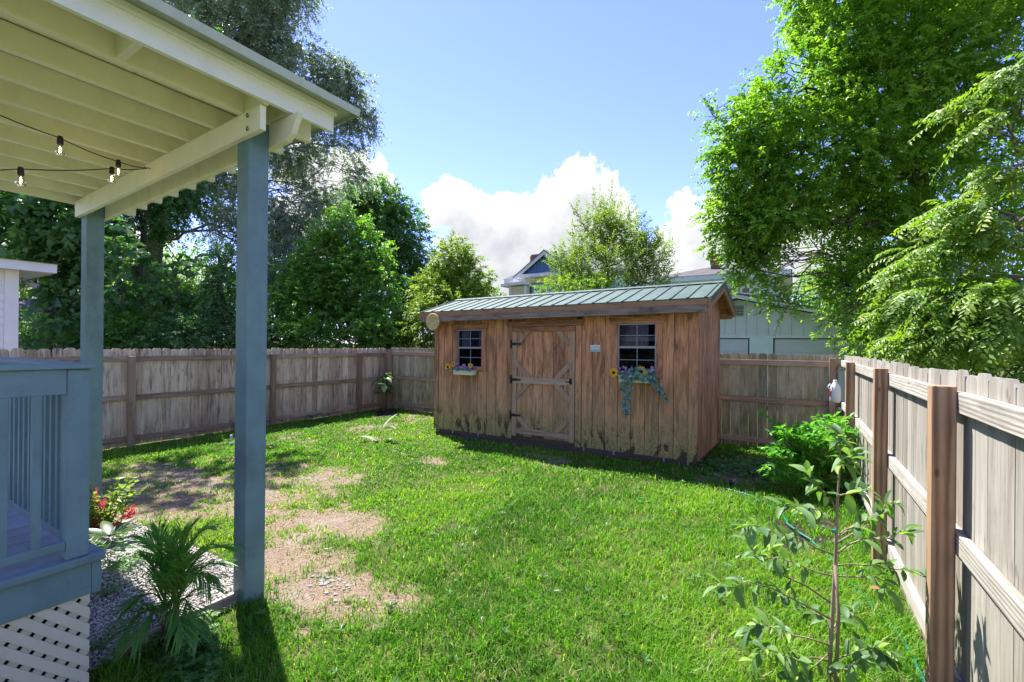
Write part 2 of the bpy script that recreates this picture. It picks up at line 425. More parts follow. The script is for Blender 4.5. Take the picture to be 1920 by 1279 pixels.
# gravel bed beside the deck
GRAVEL_POLY = np.array([(-3.2, .86), (-3.2, 1.72), (-3.35, 1.95), (-4.1, 2.0), (-5.4, 1.95), (-5.9, 1.6), (-5.9, .86)])
def in_poly(P, poly):
    r = np.zeros(len(P), bool); n = len(poly)
    for i in range(n):
        a, b = poly[i], poly[(i+1) % n]
        c = (a[1] > P[:, 1]) != (b[1] > P[:, 1])
        with np.errstate(divide='ignore', invalid='ignore'):
            xx = (b[0]-a[0])*(P[:, 1]-a[1])/(b[1]-a[1])+a[0]
        r ^= c & (P[:, 0] < xx)
    return r
def make_gravel():
    rng = np.random.default_rng(5)
    n = 30000; P = np.c_[rng.uniform(-5.4, -3.17, n), rng.uniform(.86, 1.98, n)]
    P = P[in_poly(P, GRAVEL_POLY)]
    wgt = np.clip(1.25-fbm(P*3, 31, 3)*.55-np.clip((-P[:, 0]-4.3)/.9, 0, .6), 0, 1); P = P[rng.random(len(P)) < wgt]; n = len(P)
    base = np.array([(1,0,0),(.3,.95,0),(-.8,.6,0),(-.8,-.6,0),(.3,-.95,0),(.2,.1,.8),(0,0,-.8)])
    tri = np.array([(0,1,5),(1,2,5),(2,3,5),(3,4,5),(4,0,5),(1,0,6),(2,1,6),(3,2,6),(4,3,6),(0,4,6)])
    s = rng.uniform(.006, .0125, n); an = rng.uniform(0, 6.28, n)
    V = base[None]*(1+rng.normal(0, .22, (n, 7, 3)))*s[:, None, None]*np.array([1.25, .85, .8])
    c, sn = np.cos(an)[:, None], np.sin(an)[:, None]
    W = np.stack([V[..., 0]*c-V[..., 1]*sn, V[..., 0]*sn+V[..., 1]*c, V[..., 2]], -1)
    W[..., :2] += P[:, None]; W[..., 2] += (ground_h(P)+.012+rng.uniform(0, .014, n))[:, None]
    F = (tri[None]+np.arange(n)[:, None, None]*7).reshape(-1, 3)
    m, T = new_mat('gravel'); t = T.attr('tint')
    finish(T, T.ramp(t, [(0, (.16, .14, .12)), (.25, (.42, .38, .33)), (.7, (.62, .58, .52)), (1, (.74, .71, .66))]), .8, None, .3)
    me = quick_mesh('gravel_bed', W.reshape(-1, 3), tris=F, mat=m, attrs={'tint': np.repeat(rng.random(n), 7)})
    tag(mesh_obj('gravel_bed', me), 'white gravel scattered beside the deck under the palm', 'gravel', kind='stuff')
make_gravel()
mb = MB()
for k in range(6):
    a = np.array([-3.2, 1.06+k*.115]); mb.bar((a[0]-.002*k, a[1], .03), (a[0]-.004*k+.003, a[1]+.114, .028), .03, .10)
mb.build('garden_edging', wood('edging_wood', ((.45, .40, .34), (.36, .31, .26), (.2, .17, .14)), axis='y'), bevel=.006, label='weathered grey edging board along the gravel bed', cat='edging')

# ------------------------------------------------------------------ lawn
SHED_RECT = (-6.05, -1.12, 7.08, 8.85)
def grass_ok(P):
    ok = ~((P[:, 0] > SHED_RECT[0]) & (P[:, 0] < SHED_RECT[1]) & (P[:, 1] > SHED_RECT[2]+.02) & (P[:, 1] < SHED_RECT[3]))
    ok &= ~((P[:, 0] < -2.97) & (P[:, 1] < .93)); ok &= ~in_poly(P, GRAVEL_POLY+np.array([.03, .02]))
    return ok
def blades(P, h, w, rng, lean=.55, kink=None):
    n = len(P); an = rng.uniform(0, 2*np.pi, n); d = np.c_[np.cos(an), np.sin(an), np.zeros(n)]; s = np.c_[-d[:, 1], d[:, 0], np.zeros(n)]
    ln = (rng.random(n)**.8*lean*1.5)[:, None]*h[:, None]
    z = ground_h(P)-.006; B = np.c_[P, z]; up = np.array([0, 0, 1.])
    mid = B+d*ln*.35+up*(h*.6)[:, None]; tip = B+d*ln*1.15+up*(h*rng.uniform(.75, 1, n))[:, None]
    W = (s*w[:, None]/2)
    V = np.stack([B-W, B+W, mid-W*.9, mid+W*.9, tip], 1)
    F = np.array([(0, 1, 3), (0, 3, 2), (2, 3, 4)])[None]+np.arange(n)[:, None, None]*5
    return V.reshape(-1, 3), F.reshape(-1, 3)
def make_grass():
    rng = np.random.default_rng(11)
    allP = []
    for (dmin, dmax, dens) in ((0, 3.6, 6500), (3.6, 5.5, 4200), (5.5, 8, 2300), (8, 16, 1300)):
        n = int(dens*10.1*8.8); P = np.c_[rng.uniform(-9.45, .66, n), rng.uniform(.4, 9.1, n)]
        d = P@_F[:2]; l = P@_R0[:2]
        k = (d > dmin) & (d <= dmax) & (d > 1.7) & (np.abs(l) < d*1.25+.8); allP.append(P[k])
    P = np.concatenate(allP); P = P[grass_ok(P)]
    ba = bare_of(P); mu = mulch_of(P); cl = fbm(P*5, 41, 3)
    keep = rng.random(len(P)) < np.clip(1.0-ba*.96, .0, 1)*(1-mu)*np.clip(.62+(cl-.4)*1.6, .25, 1); P = P[keep]; ba = ba[keep]
    d = P@_F[:2]; n = len(P); big = fbm(P*.9, 51, 3); cl = fbm(P*4, 41, 2)
    lush = np.clip((P[:, 0]+4.5)/4, 0, 1)
    h = (.040+.030*lush+.05*np.clip(cl-.35, 0, .4))*rng.uniform(.55, 1.3, n)*(1-.45*ba)
    w = rng.uniform(.0045, .0075, n)*np.clip(d/3.6, 1, 2.4)
    V, F = blades(P, h, w, rng, .75)
    tint = np.clip(.40+(big-.5)*.8+(cl-.5)*.35+rng.normal(0, .14, n)-.10*lush+.22*ba, 0, .78); tint = np.where(rng.random(n) < .06+.25*ba, rng.uniform(.88, 1, n), tint)
    m = leafmat('grass_blade', (.055, .170, .011), (.128, .305, .018), (.25, .39, .032), .5, .55, (1.25, 1.5, .4), .2, dry=(.46, .40, .20))
    me = quick_mesh('lawn_grass', V, tris=F, mat=m, attrs={'tint': np.repeat(tint, 5)})
    tag(mesh_obj('lawn_grass', me), 'bright green lawn grass growing across the yard', 'grass', kind='stuff')
    # dead straw lying in the bare places
    n = 260000; P = np.c_[rng.uniform(-8.5, -.2, n), rng.uniform(1.2, 8.5, n)]; ba = bare_of(P); P = P[(rng.random(n) < ba*.75+.03) & grass_ok(P) & (P@_F[:2] > 1.7)]; n = len(P)
    V, F = blades(P, rng.uniform(.005, .016, n), rng.uniform(.0025, .005, n)*np.clip((P@_F[:2])/3.5, 1, 2), rng, 5.5)
    m2 = leafmat('dead_straw', (.15, .105, .07), (.27, .20, .14), (.40, .32, .235), .05, .8, (1, 1, 1))
    me = quick_mesh('dead_straw', V, tris=F, mat=m2, attrs={'tint': np.repeat(rng.random(n), 5)})
    tag(mesh_obj('dead_straw', me), 'dry tan straw lying on the bare patches of lawn', 'straw', kind='stuff')
make_grass()

# ------------------------------------------------------------------ fences
def picket_mesh(name, w, h, t, axis):
    c = .028
    poly = [(-w/2, 0), (w/2, 0), (w/2, h-c), (w/2-c, h), (-w/2+c, h), (-w/2, h-c)]
    mb = MB()
    if axis == 'y': mb.prism(poly, 0, t, 'x')
    else: mb.prism(poly, 0, t, 'y')
    return mb.mesh(name)
def fence(name, label, base, axis, a0, a1, plane, side, ptop, rails, rail_z, posts, mats, seed, pw=.139, group='wooden fences round the yard', post_top=1.6):
    """axis: the way the fence runs; plane: yard-side face of the rails; side: +1 when the yard is on the positive side"""
    rng = random.Random(seed); e = empty(name, base, label=label, cat='fence', group=group)
    pm = picket_mesh('picket', pw, ptop, .016, axis); pm.materials.append(mats[0])
    p = a0+pw/2; back = plane-side*.038
    while p < a1-pw/2+.02:
        off = back-(.016 if side > 0 else 0)-.0015*rng.random()*side
        loc = (off, p, .015+rng.uniform(-.012, .006)) if axis == 'y' else (p, off, .015+rng.uniform(-.012, .006))
        o = mesh_obj('picket', pm, None, e, loc, (rng.gauss(0, .0025), 0, rng.gauss(0, .012)) if axis == 'y' else (0, rng.gauss(0, .0025), rng.gauss(0, .012)))
        o.scale = (1, rng.uniform(.96, 1.0), rng.uniform(.994, 1.004)) if axis == 'y' else (rng.uniform(.992, 1.012), 1, rng.uniform(.994, 1.004))
        p += pw+rng.uniform(.002, .006)
    stops = [a0]+[q for q in posts if a0 < q < a1]+[a1]
    for z0, z1 in rail_z:
        for s0, s1 in zip(stops[:-1], stops[1:]):
            dz = rng.uniform(-.006, .006); mb = MB(); g = .002
            if axis == 'y': mb.box(back, plane, s0+g, s1-g, z0+dz, z1+dz)
            else: mb.box(s0+g, s1-g, back, plane, z0+dz, z1+dz)
            mb.build('rail', mats[1], e, bevel=.004)
    for q in posts:
        mb = MB(); f = plane+side*.001; zt = post_top+rng.uniform(-.01, .01)
        if axis == 'y': mb.box(f, f+side*.089, q-.045, q+.045, -.1, zt)
        else: mb.box(q-.045, q+.045, f, f+side*.089, -.1, zt)
        mb.build('post', mats[2], e, bevel=.005)
    return e
RZ = [(.115, .205), (.815, .905), (1.455, 1.548)]
fence('left_fence', 'weathered tan fence with dark streaks along the left of the yard', (-9.5, 5, 0), 'y', -1.2, 9.12, -9.486, 1, 1.625, None, [(.09, .175), (.78, .865), (1.425, 1.51)], [-1.1, .87, 3.33, 5.80, 8.10, 9.0], (M['picket_left'], M['rail_left'], M['post_left']), 1, post_top=1.515)
fence('back_fence', 'greenish fence running behind the wooden shed', (-4.4, 9.1, 0), 'x', -9.38, .70, 9.055, -1, 1.645, None, RZ, [-9.33, -6.9, -4.5, -2.1, .535], (M['picket_back'], M['rail_back'], M['post_left']), 2)
fence('right_fence', 'pale sun-bleached fence with new brown posts along the right', (.67, 4, 0), 'y', -1.2, 9.06, .65, -1, 1.645, None, [(.13, .22), (.82, .915), (1.475, 1.57)], [.42, 2.945, 4.755, 7.10], (M['picket_right'], M['rail_right'], M['post_right']), 3)

# ------------------------------------------------------------------ shed
def sx(x, y, z): return (x+.04*(y-7.06), y, z+.011*(x+6.06)*(z/2.2))
def shed_wood(name, axis='z', tones=((.70, .345, .16), (.53, .25, .113), (.25, .112, .055)), green=True, bump=.45):
    """stained plywood siding, mildewed black in streaks and green towards the ground"""
    m, T = new_mat(name); co, rnd = obj_coord(T, 13)
    g = T.mapping(co, {'z': (1, 1, .07), 'x': (.07, 1, 1), 'y': (1, .07, 1)}[axis])
    n1 = T.noise(g, 26, 6, .66, 1.2); n2 = T.noise(g, 110, 3, .6); w = T.coord('Object'); zz = T.sep(w)[2]
    f = T.math('ADD', T.math('MULTIPLY', T.maprange(n1, .28, .72), .55), T.math('ADD', T.math('MULTIPLY', n2, .22), T.math('MULTIPLY', rnd, .26)))
    base = T.ramp(f, [(.30, tones[2]), (.52, tones[1]), (.78, tones[0])])
    blk = T.math('MULTIPLY', T.maprange(T.noise(T.mapping(co, {'z': (1, 1, .2), 'x': (.2, 1, 1), 'y': (1, .2, 1)}[axis]), 9, 6, .7, .8), .47, .66), .80)
    base = T.mix(blk, base, (.075, .05, .032))
    mot = T.maprange(T.noise(T.mapping(co, (1, 1, .45)), 2.6, 5, .65), .48, .64, 0, .36)
    base = T.mix(mot, base, (.11, .072, .042))
    if green:
        grey = T.maprange(T.math('ADD', zz, T.math('MULTIPLY', T.noise(w, 4, 4, .6), .5)), 1.0, 1.7, .42, 0)
        base = T.mix(grey, base, T.ramp(n1, [(.3, (.25, .165, .08)), (.7, (.64, .45, .24))]))
        al = T.maprange(T.math('ADD', zz, T.math('MULTIPLY', T.noise(w, 5, 5, .65), .55)), .42, .98, .85, 0)
        base = T.mix(al, base, T.ramp(T.noise(w, 30, 4, .65), [(.32, (.11, .11, .03)), (.62, (.36, .33, .125))]))
        pe = T.math('MULTIPLY', T.maprange(T.noise(T.mapping(w, (1, 1, .45)), 8, 6, .62, .6), .53, .57), T.maprange(zz, .30, .62, .85, 0))
        base = T.mix(pe, base, (.035, .028, .016))
    finish(T, base, .82, T.bump(T.math('ADD', n1, n2), bump, .004), .2); return m
M['siding'] = shed_wood('shed_siding')
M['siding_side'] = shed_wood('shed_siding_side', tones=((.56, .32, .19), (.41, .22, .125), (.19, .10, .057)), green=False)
M['shed_trim'] = shed_wood('shed_trim', tones=((.60, .30, .145), (.45, .215, .10), (.23, .105, .052)), bump=.3)
M['shed_trim_x'] = shed_wood('shed_trim_level', 'x', tones=((.55, .27, .125), (.40, .19, .085), (.2, .095, .05)), green=False, bump=.3)
M['door_brace'] = wood('door_brace', ((.46, .31, .19), (.35, .225, .13), (.2, .125, .07)), streak_amt=.5)
M['door_brace_x'] = wood('door_brace_level', ((.48, .35, .23), (.36, .255, .16), (.2, .14, .085)), axis='x', streak_amt=.5)
M['fascia_tan'] = wood('fascia_tan', ((.42, .25, .12), (.31, .18, .09), (.2, .11, .06)), axis='x', streak_amt=.4)
M['fascia_grey'] = wood('fascia_grey', ((.37, .295, .22), (.25, .195, .14), (.11, .08, .06)), axis='x', streak=(.035, .028, .024), streak_amt=.9, bump=.6)
M['soffit'] = wood('soffit', ((.52, .27, .10), (.42, .20, .07), (.3, .14, .05)), axis='x', streak_amt=.3)
M['skid'] = wood('skid', ((.10, .075, .055), (.07, .05, .038), (.04, .03, .024)), axis='x', streak_amt=.4)
M['black_metal'] = plain('black_metal', (.03, .03, .033), .45, .6)
M['alu'] = plain('aluminium', (.30, .30, .32), .5, .4)
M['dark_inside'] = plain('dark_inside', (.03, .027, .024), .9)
M['glass'] = glass('window_glass', (.5, .55, .6), ior=1.22)
M['curtain'] = plain('curtain', (.72, .70, .68), .9)
def metal_roof():
    m, T = new_mat('green_metal'); co = T.coord('Object')
    n = T.noise(T.mapping(co, (1, .25, .25)), 7, 5, .65); n2 = T.noise(co, 55, 3, .6)
    c = T.mix(T.maprange(n, .35, .7), (.05, .088, .066), (.088, .135, .103)); c = T.mix(T.maprange(n2, .66, .75, 0, .5), c, (.20, .21, .17))
    finish(T, c, T.maprange(n, .3, .7, .55, .7), None, .3); return m
M['green_metal'] = metal_roof()

WIN = [(-5.5, -4.93, 1.33, 2.03), (-2.345, -1.762, 1.33, 2.065)]
def build_shed():
    E = empty('garden_shed', (-3.6, 7.9, 0), label='brown wooden garden shed with green metal roof and braced door', cat='shed')
    def P(mb, name, mat, parent=E, bevel=0, **kw): return mb.build(name, mat, parent, bevel, xf=sx, **kw)
    # base
    for y in (7.03, 7.85, 8.68): P(MB().box(-6.0, -1.2, y, y+.10, -.03, .05), 'skid', M['skid'])
    P(MB().box(-6.03, -1.18, 7.066, 8.79, .05, .115), 'floor_frame', M['skid'])
    for x in (-5.96, -5.60, -5.0, -2.4, -1.63, -1.29, -2.9): P(MB().box(x-.012, x+.012, 7.055, 7.064, .03, .115), 'strap', M['alu'])
    # front siding, one board at a time, cut round the windows
    F0, F1 = 7.06, 7.078
    xs = [-5.965, -5.827, -5.623, -5.429, -5.228, -5.026, -4.823, -4.617, -4.372]
    xs2 = [-2.952, -2.762, -2.555, -2.344, -2.134, -1.924, -1.715, -1.5, -1.292]
    def board(x0, x1, top=2.32):
        g = .004; x0 += g; x1 -= g; low, high, full = MB(), MB(), MB()
        cuts = sorted({x0, x1, *[w for W in WIN for w in W[:2] if x0 < w < x1]})
        for a, b in zip(cuts[:-1], cuts[1:]):
            W = next((W for W in WIN if a >= W[0]-1e-6 and b <= W[1]+1e-6), None)
            if W: low.box(a, b, F0, F1, .11, W[2]); high.box(a, b, F0, F1, W[3], top)
            else: full.box(a, b, F0, F1, .11, top)
        for mb in (low, high, full):
            if mb.v: P(mb, 'siding_board', M['siding'])
    for L in (xs, xs2):
        for a, b in zip(L[:-1], L[1:]): board(a, b)
    mbb = MB()   # plywood the grooves are cut into
    for a, b, z0, z1 in ((-6.05, WIN[0][0], .11, 2.3), (WIN[0][1], -4.28, .11, 2.3), (WIN[0][0], WIN[0][1], .11, WIN[0][2]), (WIN[0][0], WIN[0][1], WIN[0][3], 2.3),
                         (-4.28, -3.04, 2.06, 2.3), (-3.04, WIN[1][0], .11, 2.3), (WIN[1][1], -1.18, .11, 2.3), (WIN[1][0], WIN[1][1], .11, WIN[1][2]), (WIN[1][0], WIN[1][1], WIN[1][3], 2.3)):
        mbb.box(a, b, 7.0785, 7.09, z0, z1)
    P(mbb, 'wall_backing', M['skid'])
    P(MB().box(-4.28, -3.04, F0+.001, F1, 2.145, 2.32), 'siding_board', M['siding'])
    P(MB().box(-6.065, -5.967, 7.042, 7.075, .10, 2.31), 'corner_board', M['shed_trim'], bevel=.004)
    P(MB().box(-1.290, -1.165, 7.042, 7.075, .10, 2.31), 'corner_board', M['shed_trim'], bevel=.004)
    # right side wall boards up to the slope
    def roof_z(y): return (2.325+(y-6.85)*(2.66-2.325)/1.10) if y < 7.95 else (2.66-(y-7.95)*(2.66-2.325)/1.08)
    ys = [7.076, 7.16, 7.365, 7.57, 7.775, 7.98, 8.185, 8.39, 8.595, 8.79]
    for a, b in zip(ys[:-1], ys[1:]):
        a2, b2 = a+.004, b-.004
        poly = [(a2, .11), (b2, .11), (b2, roof_z(b2)-.02)]
        if a2 < 7.95 < b2: poly.append((7.95, 2.635))
        poly.append((a2, roof_z(a2)-.02))
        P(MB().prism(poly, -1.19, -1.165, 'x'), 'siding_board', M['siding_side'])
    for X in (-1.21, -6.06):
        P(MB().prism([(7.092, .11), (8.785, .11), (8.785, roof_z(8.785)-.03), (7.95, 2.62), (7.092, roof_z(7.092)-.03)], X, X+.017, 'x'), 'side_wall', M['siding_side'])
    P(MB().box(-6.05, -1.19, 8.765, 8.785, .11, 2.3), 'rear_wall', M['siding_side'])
    P(MB().box(-6.04, -1.215, 7.1, 8.76, .116, .13), 'floor', M['dark_inside'])
    # roof
    def slope(y0, z0, y1, z1, x0, x1, t):
        return MB().prism([(y0, z0-t), (y1, z1-t), (y1, z1), (y0, z0)], x0, x1, 'x')
    XL, XR, EY, BY, RY, EZ, RZ_ = -6.245, -.975, 6.84, 9.03, 7.95, 2.388, 2.715
    P(slope(EY, EZ, RY, RZ_, XL, XR, .012), 'roof_sheet', M['green_metal']); P(slope(RY, RZ_, BY, EZ, XL, XR, .012), 'roof_sheet', M['green_metal'])
    P(slope(EY+.03, EZ-.014, RY, RZ_-.022, XL+.02, XR-.03, .016), 'soffit', M['soffit']); P(slope(RY, RZ_-.022, BY-.03, EZ-.014, XL+.02, XR-.03, .016), 'soffit', M['soffit'])
    n = 23
    for k in range(n):
        x = XL+.06+k*(XR-XL-.12)/(n-1)
        for (ya, za, yb, zb) in ((EY-.012, EZ-.003, RY-.06, RZ_-.018), (BY+.012, EZ-.003, RY+.06, RZ_-.018)):
            mb = MB(); h = .015; w = .020
            mb.add([(x-w, ya, za), (x+w, ya, za), (x+w*.45, ya, za+h), (x-w*.45, ya, za+h), (x-w, yb, zb), (x+w, yb, zb), (x+w*.45, yb, zb+h), (x-w*.45, yb, zb+h)],
                   [(0,1,2,3),(7,6,5,4),(0,4,5,1),(1,5,6,2),(2,6,7,3),(3,7,4,0)])
            P(mb, 'roof_rib', M['green_metal'])
    P(MB().prism([(RY-.12, RZ_-.02), (RY-.12, RZ_-.014), (RY, RZ_+.024), (RY+.12, RZ_-.014), (RY+.12, RZ_-.02), (RY, RZ_+.016)], XL-.005, XR+.005, 'x'), 'ridge_cap', M['green_metal'])
    for X, s in ((XR, 1), (XL, -1)):
        for ya, za, yb, zb in ((EY-.005, EZ+.006, RY, RZ_+.02), (BY+.005, EZ+.006, RY, RZ_+.02)):
            P(MB().prism([(ya, za-.085), (yb, zb-.085), (yb, zb), (ya, za)], X+s*.012, X+s*.018, 'x'), 'rake_trim', M['green_metal'])
            P(MB().prism([(ya, za-.165), (yb, zb-.165), (yb, zb-.02), (ya, za-.02)], X-s*.022, X+s*.011, 'x'), 'rake_board', M['fascia_tan'])
    P(MB().box(XL+.02, XR-.03, 6.842, 6.872, 2.29, 2.374), 'fascia', M['fascia_tan'], bevel=.003)
    P(MB().box(XL+.025, XR-.032, 6.835, 6.875, 2.192, 2.289), 'fascia', M['fascia_grey'], bevel=.003)
    P(MB().box(XL+.02, XR-.03, 6.876, 7.058, 2.20, 2.215), 'eave_soffit', M['soffit'])
    P(MB().box(XL+.02, XR-.03, 9.0, 9.028, 2.20, 2.372), 'fascia', M['fascia_tan'])
    # windows
    for wi, (x0, x1, z0, z1) in enumerate(WIN):
        w = empty('window', ((x0+x1)/2, 7.06, z0)); attach(w, E)
        w['label'] = 'shed window with white curtains' if wi == 0 else 'wider shed window with dark panes'
        y0, y1 = 7.056, 7.11; t = .015
        fr = MB().box(x0, x0+t, y0, y1, z0, z1).box(x1-t, x1, y0, y1, z0, z1).box(x0+t, x1-t, y0, y1, z1-t, z1).box(x0+t, x1-t, y0, y1, z0, z0+t)
        P(fr, 'frame', M['alu'], w)
        zm = z0+(z1-z0)*.52
        P(MB().box(x0+t, x1-t, y0+.004, y1-.01, zm-.016, zm+.016), 'meeting_rail', M['alu'], w)
        xm = (x0+x1)/2
        for a, b, yy in ((zm+.016, z1-t, .018), (z0+t, zm-.016, .03)):
            c = (a+b)/2
            P(MB().box(xm-.005, xm+.005, y0+yy, y0+yy+.008, a, b), 'muntin', M['alu'], w); P(MB().box(x0+t, x1-t, y0+yy+.001, y0+yy+.007, c-.0045, c+.0045), 'muntin', M['alu'], w)
            for xa, xb in ((x0+t, xm), (xm, x1-t)):
                for za, zb in ((a, c), (c, b)): P(MB().box(xa, xb, y0+yy+.010, y0+yy+.013, za, zb), 'pane', M['glass'], w)
        if wi == 0:
            for xa, xb in ((x0+.03, x0+.20), (x1-.14, x1-.03)):
                mb = MB(); k = 14; vs = []
                for i in range(k+1):
                    x = xa+(xb-xa)*i/k; yy = 7.15+.018*math.sin(i*1.9); vs += [(x, yy, zm-.0), (x, yy, z1)]
                mb.add(vs, [(2*i, 2*i+2, 2*i+3, 2*i+1) for i in range(k)], True); P(mb, 'curtain', M['curtain'], w)
        else: P(MB().box(x0-.02, x1+.02, 7.16, 7.165, z1-.26, z1-.20), 'blind_slat', M['curtain'], w)
        c = .10
        P(MB().box(x0-c, x0-.002, 7.036, 7.0585, z0-.07, z1+.005), 'casing', M['shed_trim'], w, .003); P(MB().box(x1+.002, x1+c, 7.036, 7.0585, z0-.07, z1+.005), 'casing', M['shed_trim'], w, .003)
        P(MB().prism([(x0-c-.02, z1+.007), (x1+c+.02, z1+.007), (x1+c+.05, z1+.105), (x0-c-.05, z1+.105)], 7.032, 7.0585, 'y'), 'casing', M['shed_trim_x'], w, .003)
        P(MB().box(x0, x1, 7.034, 7.0585, z0-.07, z0-.002), 'sill', M['shed_trim_x'], w, .003)
    # door
    D = empty('door', (-4.27, 7.05, .17)); attach(D, E); D['label'] = 'plank door with X-shaped braces and black strap hinges'
    dx0, dx1, dz0, dz1 = -4.262, -3.058, .17, 2.058
    xs = [dx0, -4.06, -3.86, -3.66, -3.46, -3.26, dx1]
    for a, b in zip(xs[:-1], xs[1:]): P(MB().box(a+.003, b-.003, 7.05, 7.07, dz0, dz1), 'plank', M['siding'], D)
    P(MB().box(dx0, dx1, 7.0705, 7.08, dz0, dz1), 'backing', M['skid'], D)
    P(MB().box(dx0+.004, dx0+.094, 7.026, 7.049, dz0-.01, 1.97), 'stile', M['door_brace'], D, .003); P(MB().box(dx1-.094, dx1-.004, 7.026, 7.049, dz0-.01, 1.97), 'stile', M['door_brace'], D, .003)
    P(MB().box(dx0+.004, dx1-.004, 7.026, 7.049, 1.972, dz1-.004), 'top_rail', M['shed_trim_x'], D, .003)
    P(MB().box(dx0+.096, dx1-.096, 7.024, 7.049, 1.082, 1.192), 'middle_rail', M['door_brace_x'], D, .003)
    P(MB().box(dx0+.096, dx1-.096, 7.024, 7.049, .205, .305), 'bottom_rail', M['door_brace_x'], D, .003)
    xl, xr = dx0+.096, dx1-.096; w = .085
    for (px_, pz, s) in ((xl, 1.972, (1, -1)), (xr, 1.972, (-1, -1)), (xl, 1.192, (1, 1)), (xr, 1.192, (-1, 1)), (xl, 1.082, (1, -1)), (xr, 1.082, (-1, -1)), (xl, .305, (1, 1)), (xr, .305, (-1, 1))):
        L = .29; t = w*1.35
        if s[1] < 0 and pz > 1.5: L = .27
        poly = [(px_, pz+s[1]*L), (px_, pz+s[1]*(L-t)), (px_+s[0]*(L-t), pz), (px_+s[0]*L, pz)]
        if s[0]*s[1] > 0: poly = poly[::-1]
        poly = poly if s[1]*s[0] > 0 else poly
        P(MB().prism(poly, 7.0275, 7.049, 'y'), 'brace', M['door_brace'], D)
    for z in (1.763, 1.142, .521):
        h = MB().box(-4.295, -4.262, 7.018, 7.0235, z-.075, z+.075)
        h.prism([(-4.262, z-.028), (-4.08, z-.014), (-4.07, z), (-4.08, z+.014), (-4.262, z+.028)], 7.0175, 7.0235, 'y'); h.tube([(-4.268, 7.014, z-.06), (-4.268, 7.014, z+.06)], .008)
        P(h, 'hinge', M['black_metal'], D)
    lk = MB().box(-3.145, -3.105, 7.012, 7.0235, 1.11, 1.20).tube([(-3.125, 7.012, 1.15), (-3.125, 6.97, 1.15)], .012).tube([(-3.125, 6.972, 1.15), (-3.19, 6.968, 1.148)], .009)
    P(lk, 'latch', M['black_metal'], D)
    P(MB().box(-4.372, -4.268, 7.034, 7.0585, .10, 2.062), 'door_casing', M['shed_trim'], E, .003); P(MB().box(-3.05, -2.95, 7.034, 7.0585, .10, 2.062), 'door_casing', M['shed_trim'], E, .003)
    P(MB().prism([(-4.385, 2.064), (-2.935, 2.064), (-2.90, 2.162), (-4.42, 2.162)], 7.03, 7.0585, 'y'), 'door_head', M['shed_trim_x'], E, .003)
    P(MB().box(-4.268, -3.05, 7.05, 7.065, .11, .168), 'threshold', M['skid'])
    return E
build_shed()

# things hung on the shed
o = MB().lathe([(.001, .004), (.10, .004), (.13, -.004), (.155, -.012), (.165, -.004), (.165, .010), (.12, .016), (.001, .014)], (0, 0, 0), 40, 'y')
m, T = new_mat('yellow_disc'); co = T.coord('Object'); rr = T.vmath('LENGTH', T.mapping(co, (1, 0, 1)))
w = T.new('ShaderNodeTexNoise'); n = T.noise(co, 22, 4, .6)
finish(T, T.mix(T.maprange(n, .4, .62), (.42, .30, .10), (.60, .47, .20)), .6, T.bump(n, .25, .01))
o = mesh_obj('round_plaque', o.mesh('round_plaque', m), None, None, (-5.905, 6.80, 2.185)); tag(o, 'round yellow plaque hanging at the shed roof corner', 'plaque')
e = empty('wall_sign', (-2.72, 7.05, 1.70), label='small white and teal sign beside the shed door', cat='sign')
def sg(n, x0, x1, z0, z1, c, y=7.05): MB().box(x0, x1, y, 7.0585, z0, z1).build(n, plain(n+'_paint', c, .5), e, xf=sx)
sg('board', -2.80, -2.637, 1.64, 1.746, (.62, .64, .58), 7.052); sg('teal_band', -2.797, -2.64, 1.643, 1.680, (.22, .50, .44), 7.0505); sg('pink_band', -2.795, -2.642, 1.700, 1.722, (.62, .45, .40), 7.0503)

# ------------------------------------------------------------------ porch roof
M['cream'] = paint('cream_paint', (.86, .83, .60), .5, .06, (.42, .36, .2), .25, 5, axis='y')
M['cream_x'] = paint('cream_paint_beam', (.86, .84, .62), .5, .06, (.42, .36, .2), .25, 5, axis='x')
M['cream_pale'] = paint('cream_fascia', (.86, .87, .76), .5, .05, (.45, .42, .3), .2, 5, axis='y')
M['teal'] = paint('teal_paint', (.15, .25, .255), .55, .16, (.05, .065, .07), .5, 5, axis='z')
M['teal_y'] = paint('teal_paint_level', (.15, .25, .258), .5, .14, (.045, .06, .068), .35, 5, axis='y')
M['drip'] = plain('drip_edge', (.45, .50, .44), .35, .4)
M['deck_floor'] = paint('deck_floor', (.25, .29, .32), .8, .18, (.10, .10, .10), .4, 8, axis='y')
M['lattice'] = paint('lattice_paint', (.62, .60, .44), .6, .06, (.4, .38, .28), .2, 6)
M['white_paint'] = paint('white_paint', (.72, .73, .74), .55, .05, (.5, .5, .48), .25, 4)
def sp(x, y, z): return (x, y, z+.0412*(x+2.92)) if z > 3.0 else (x, y, z)
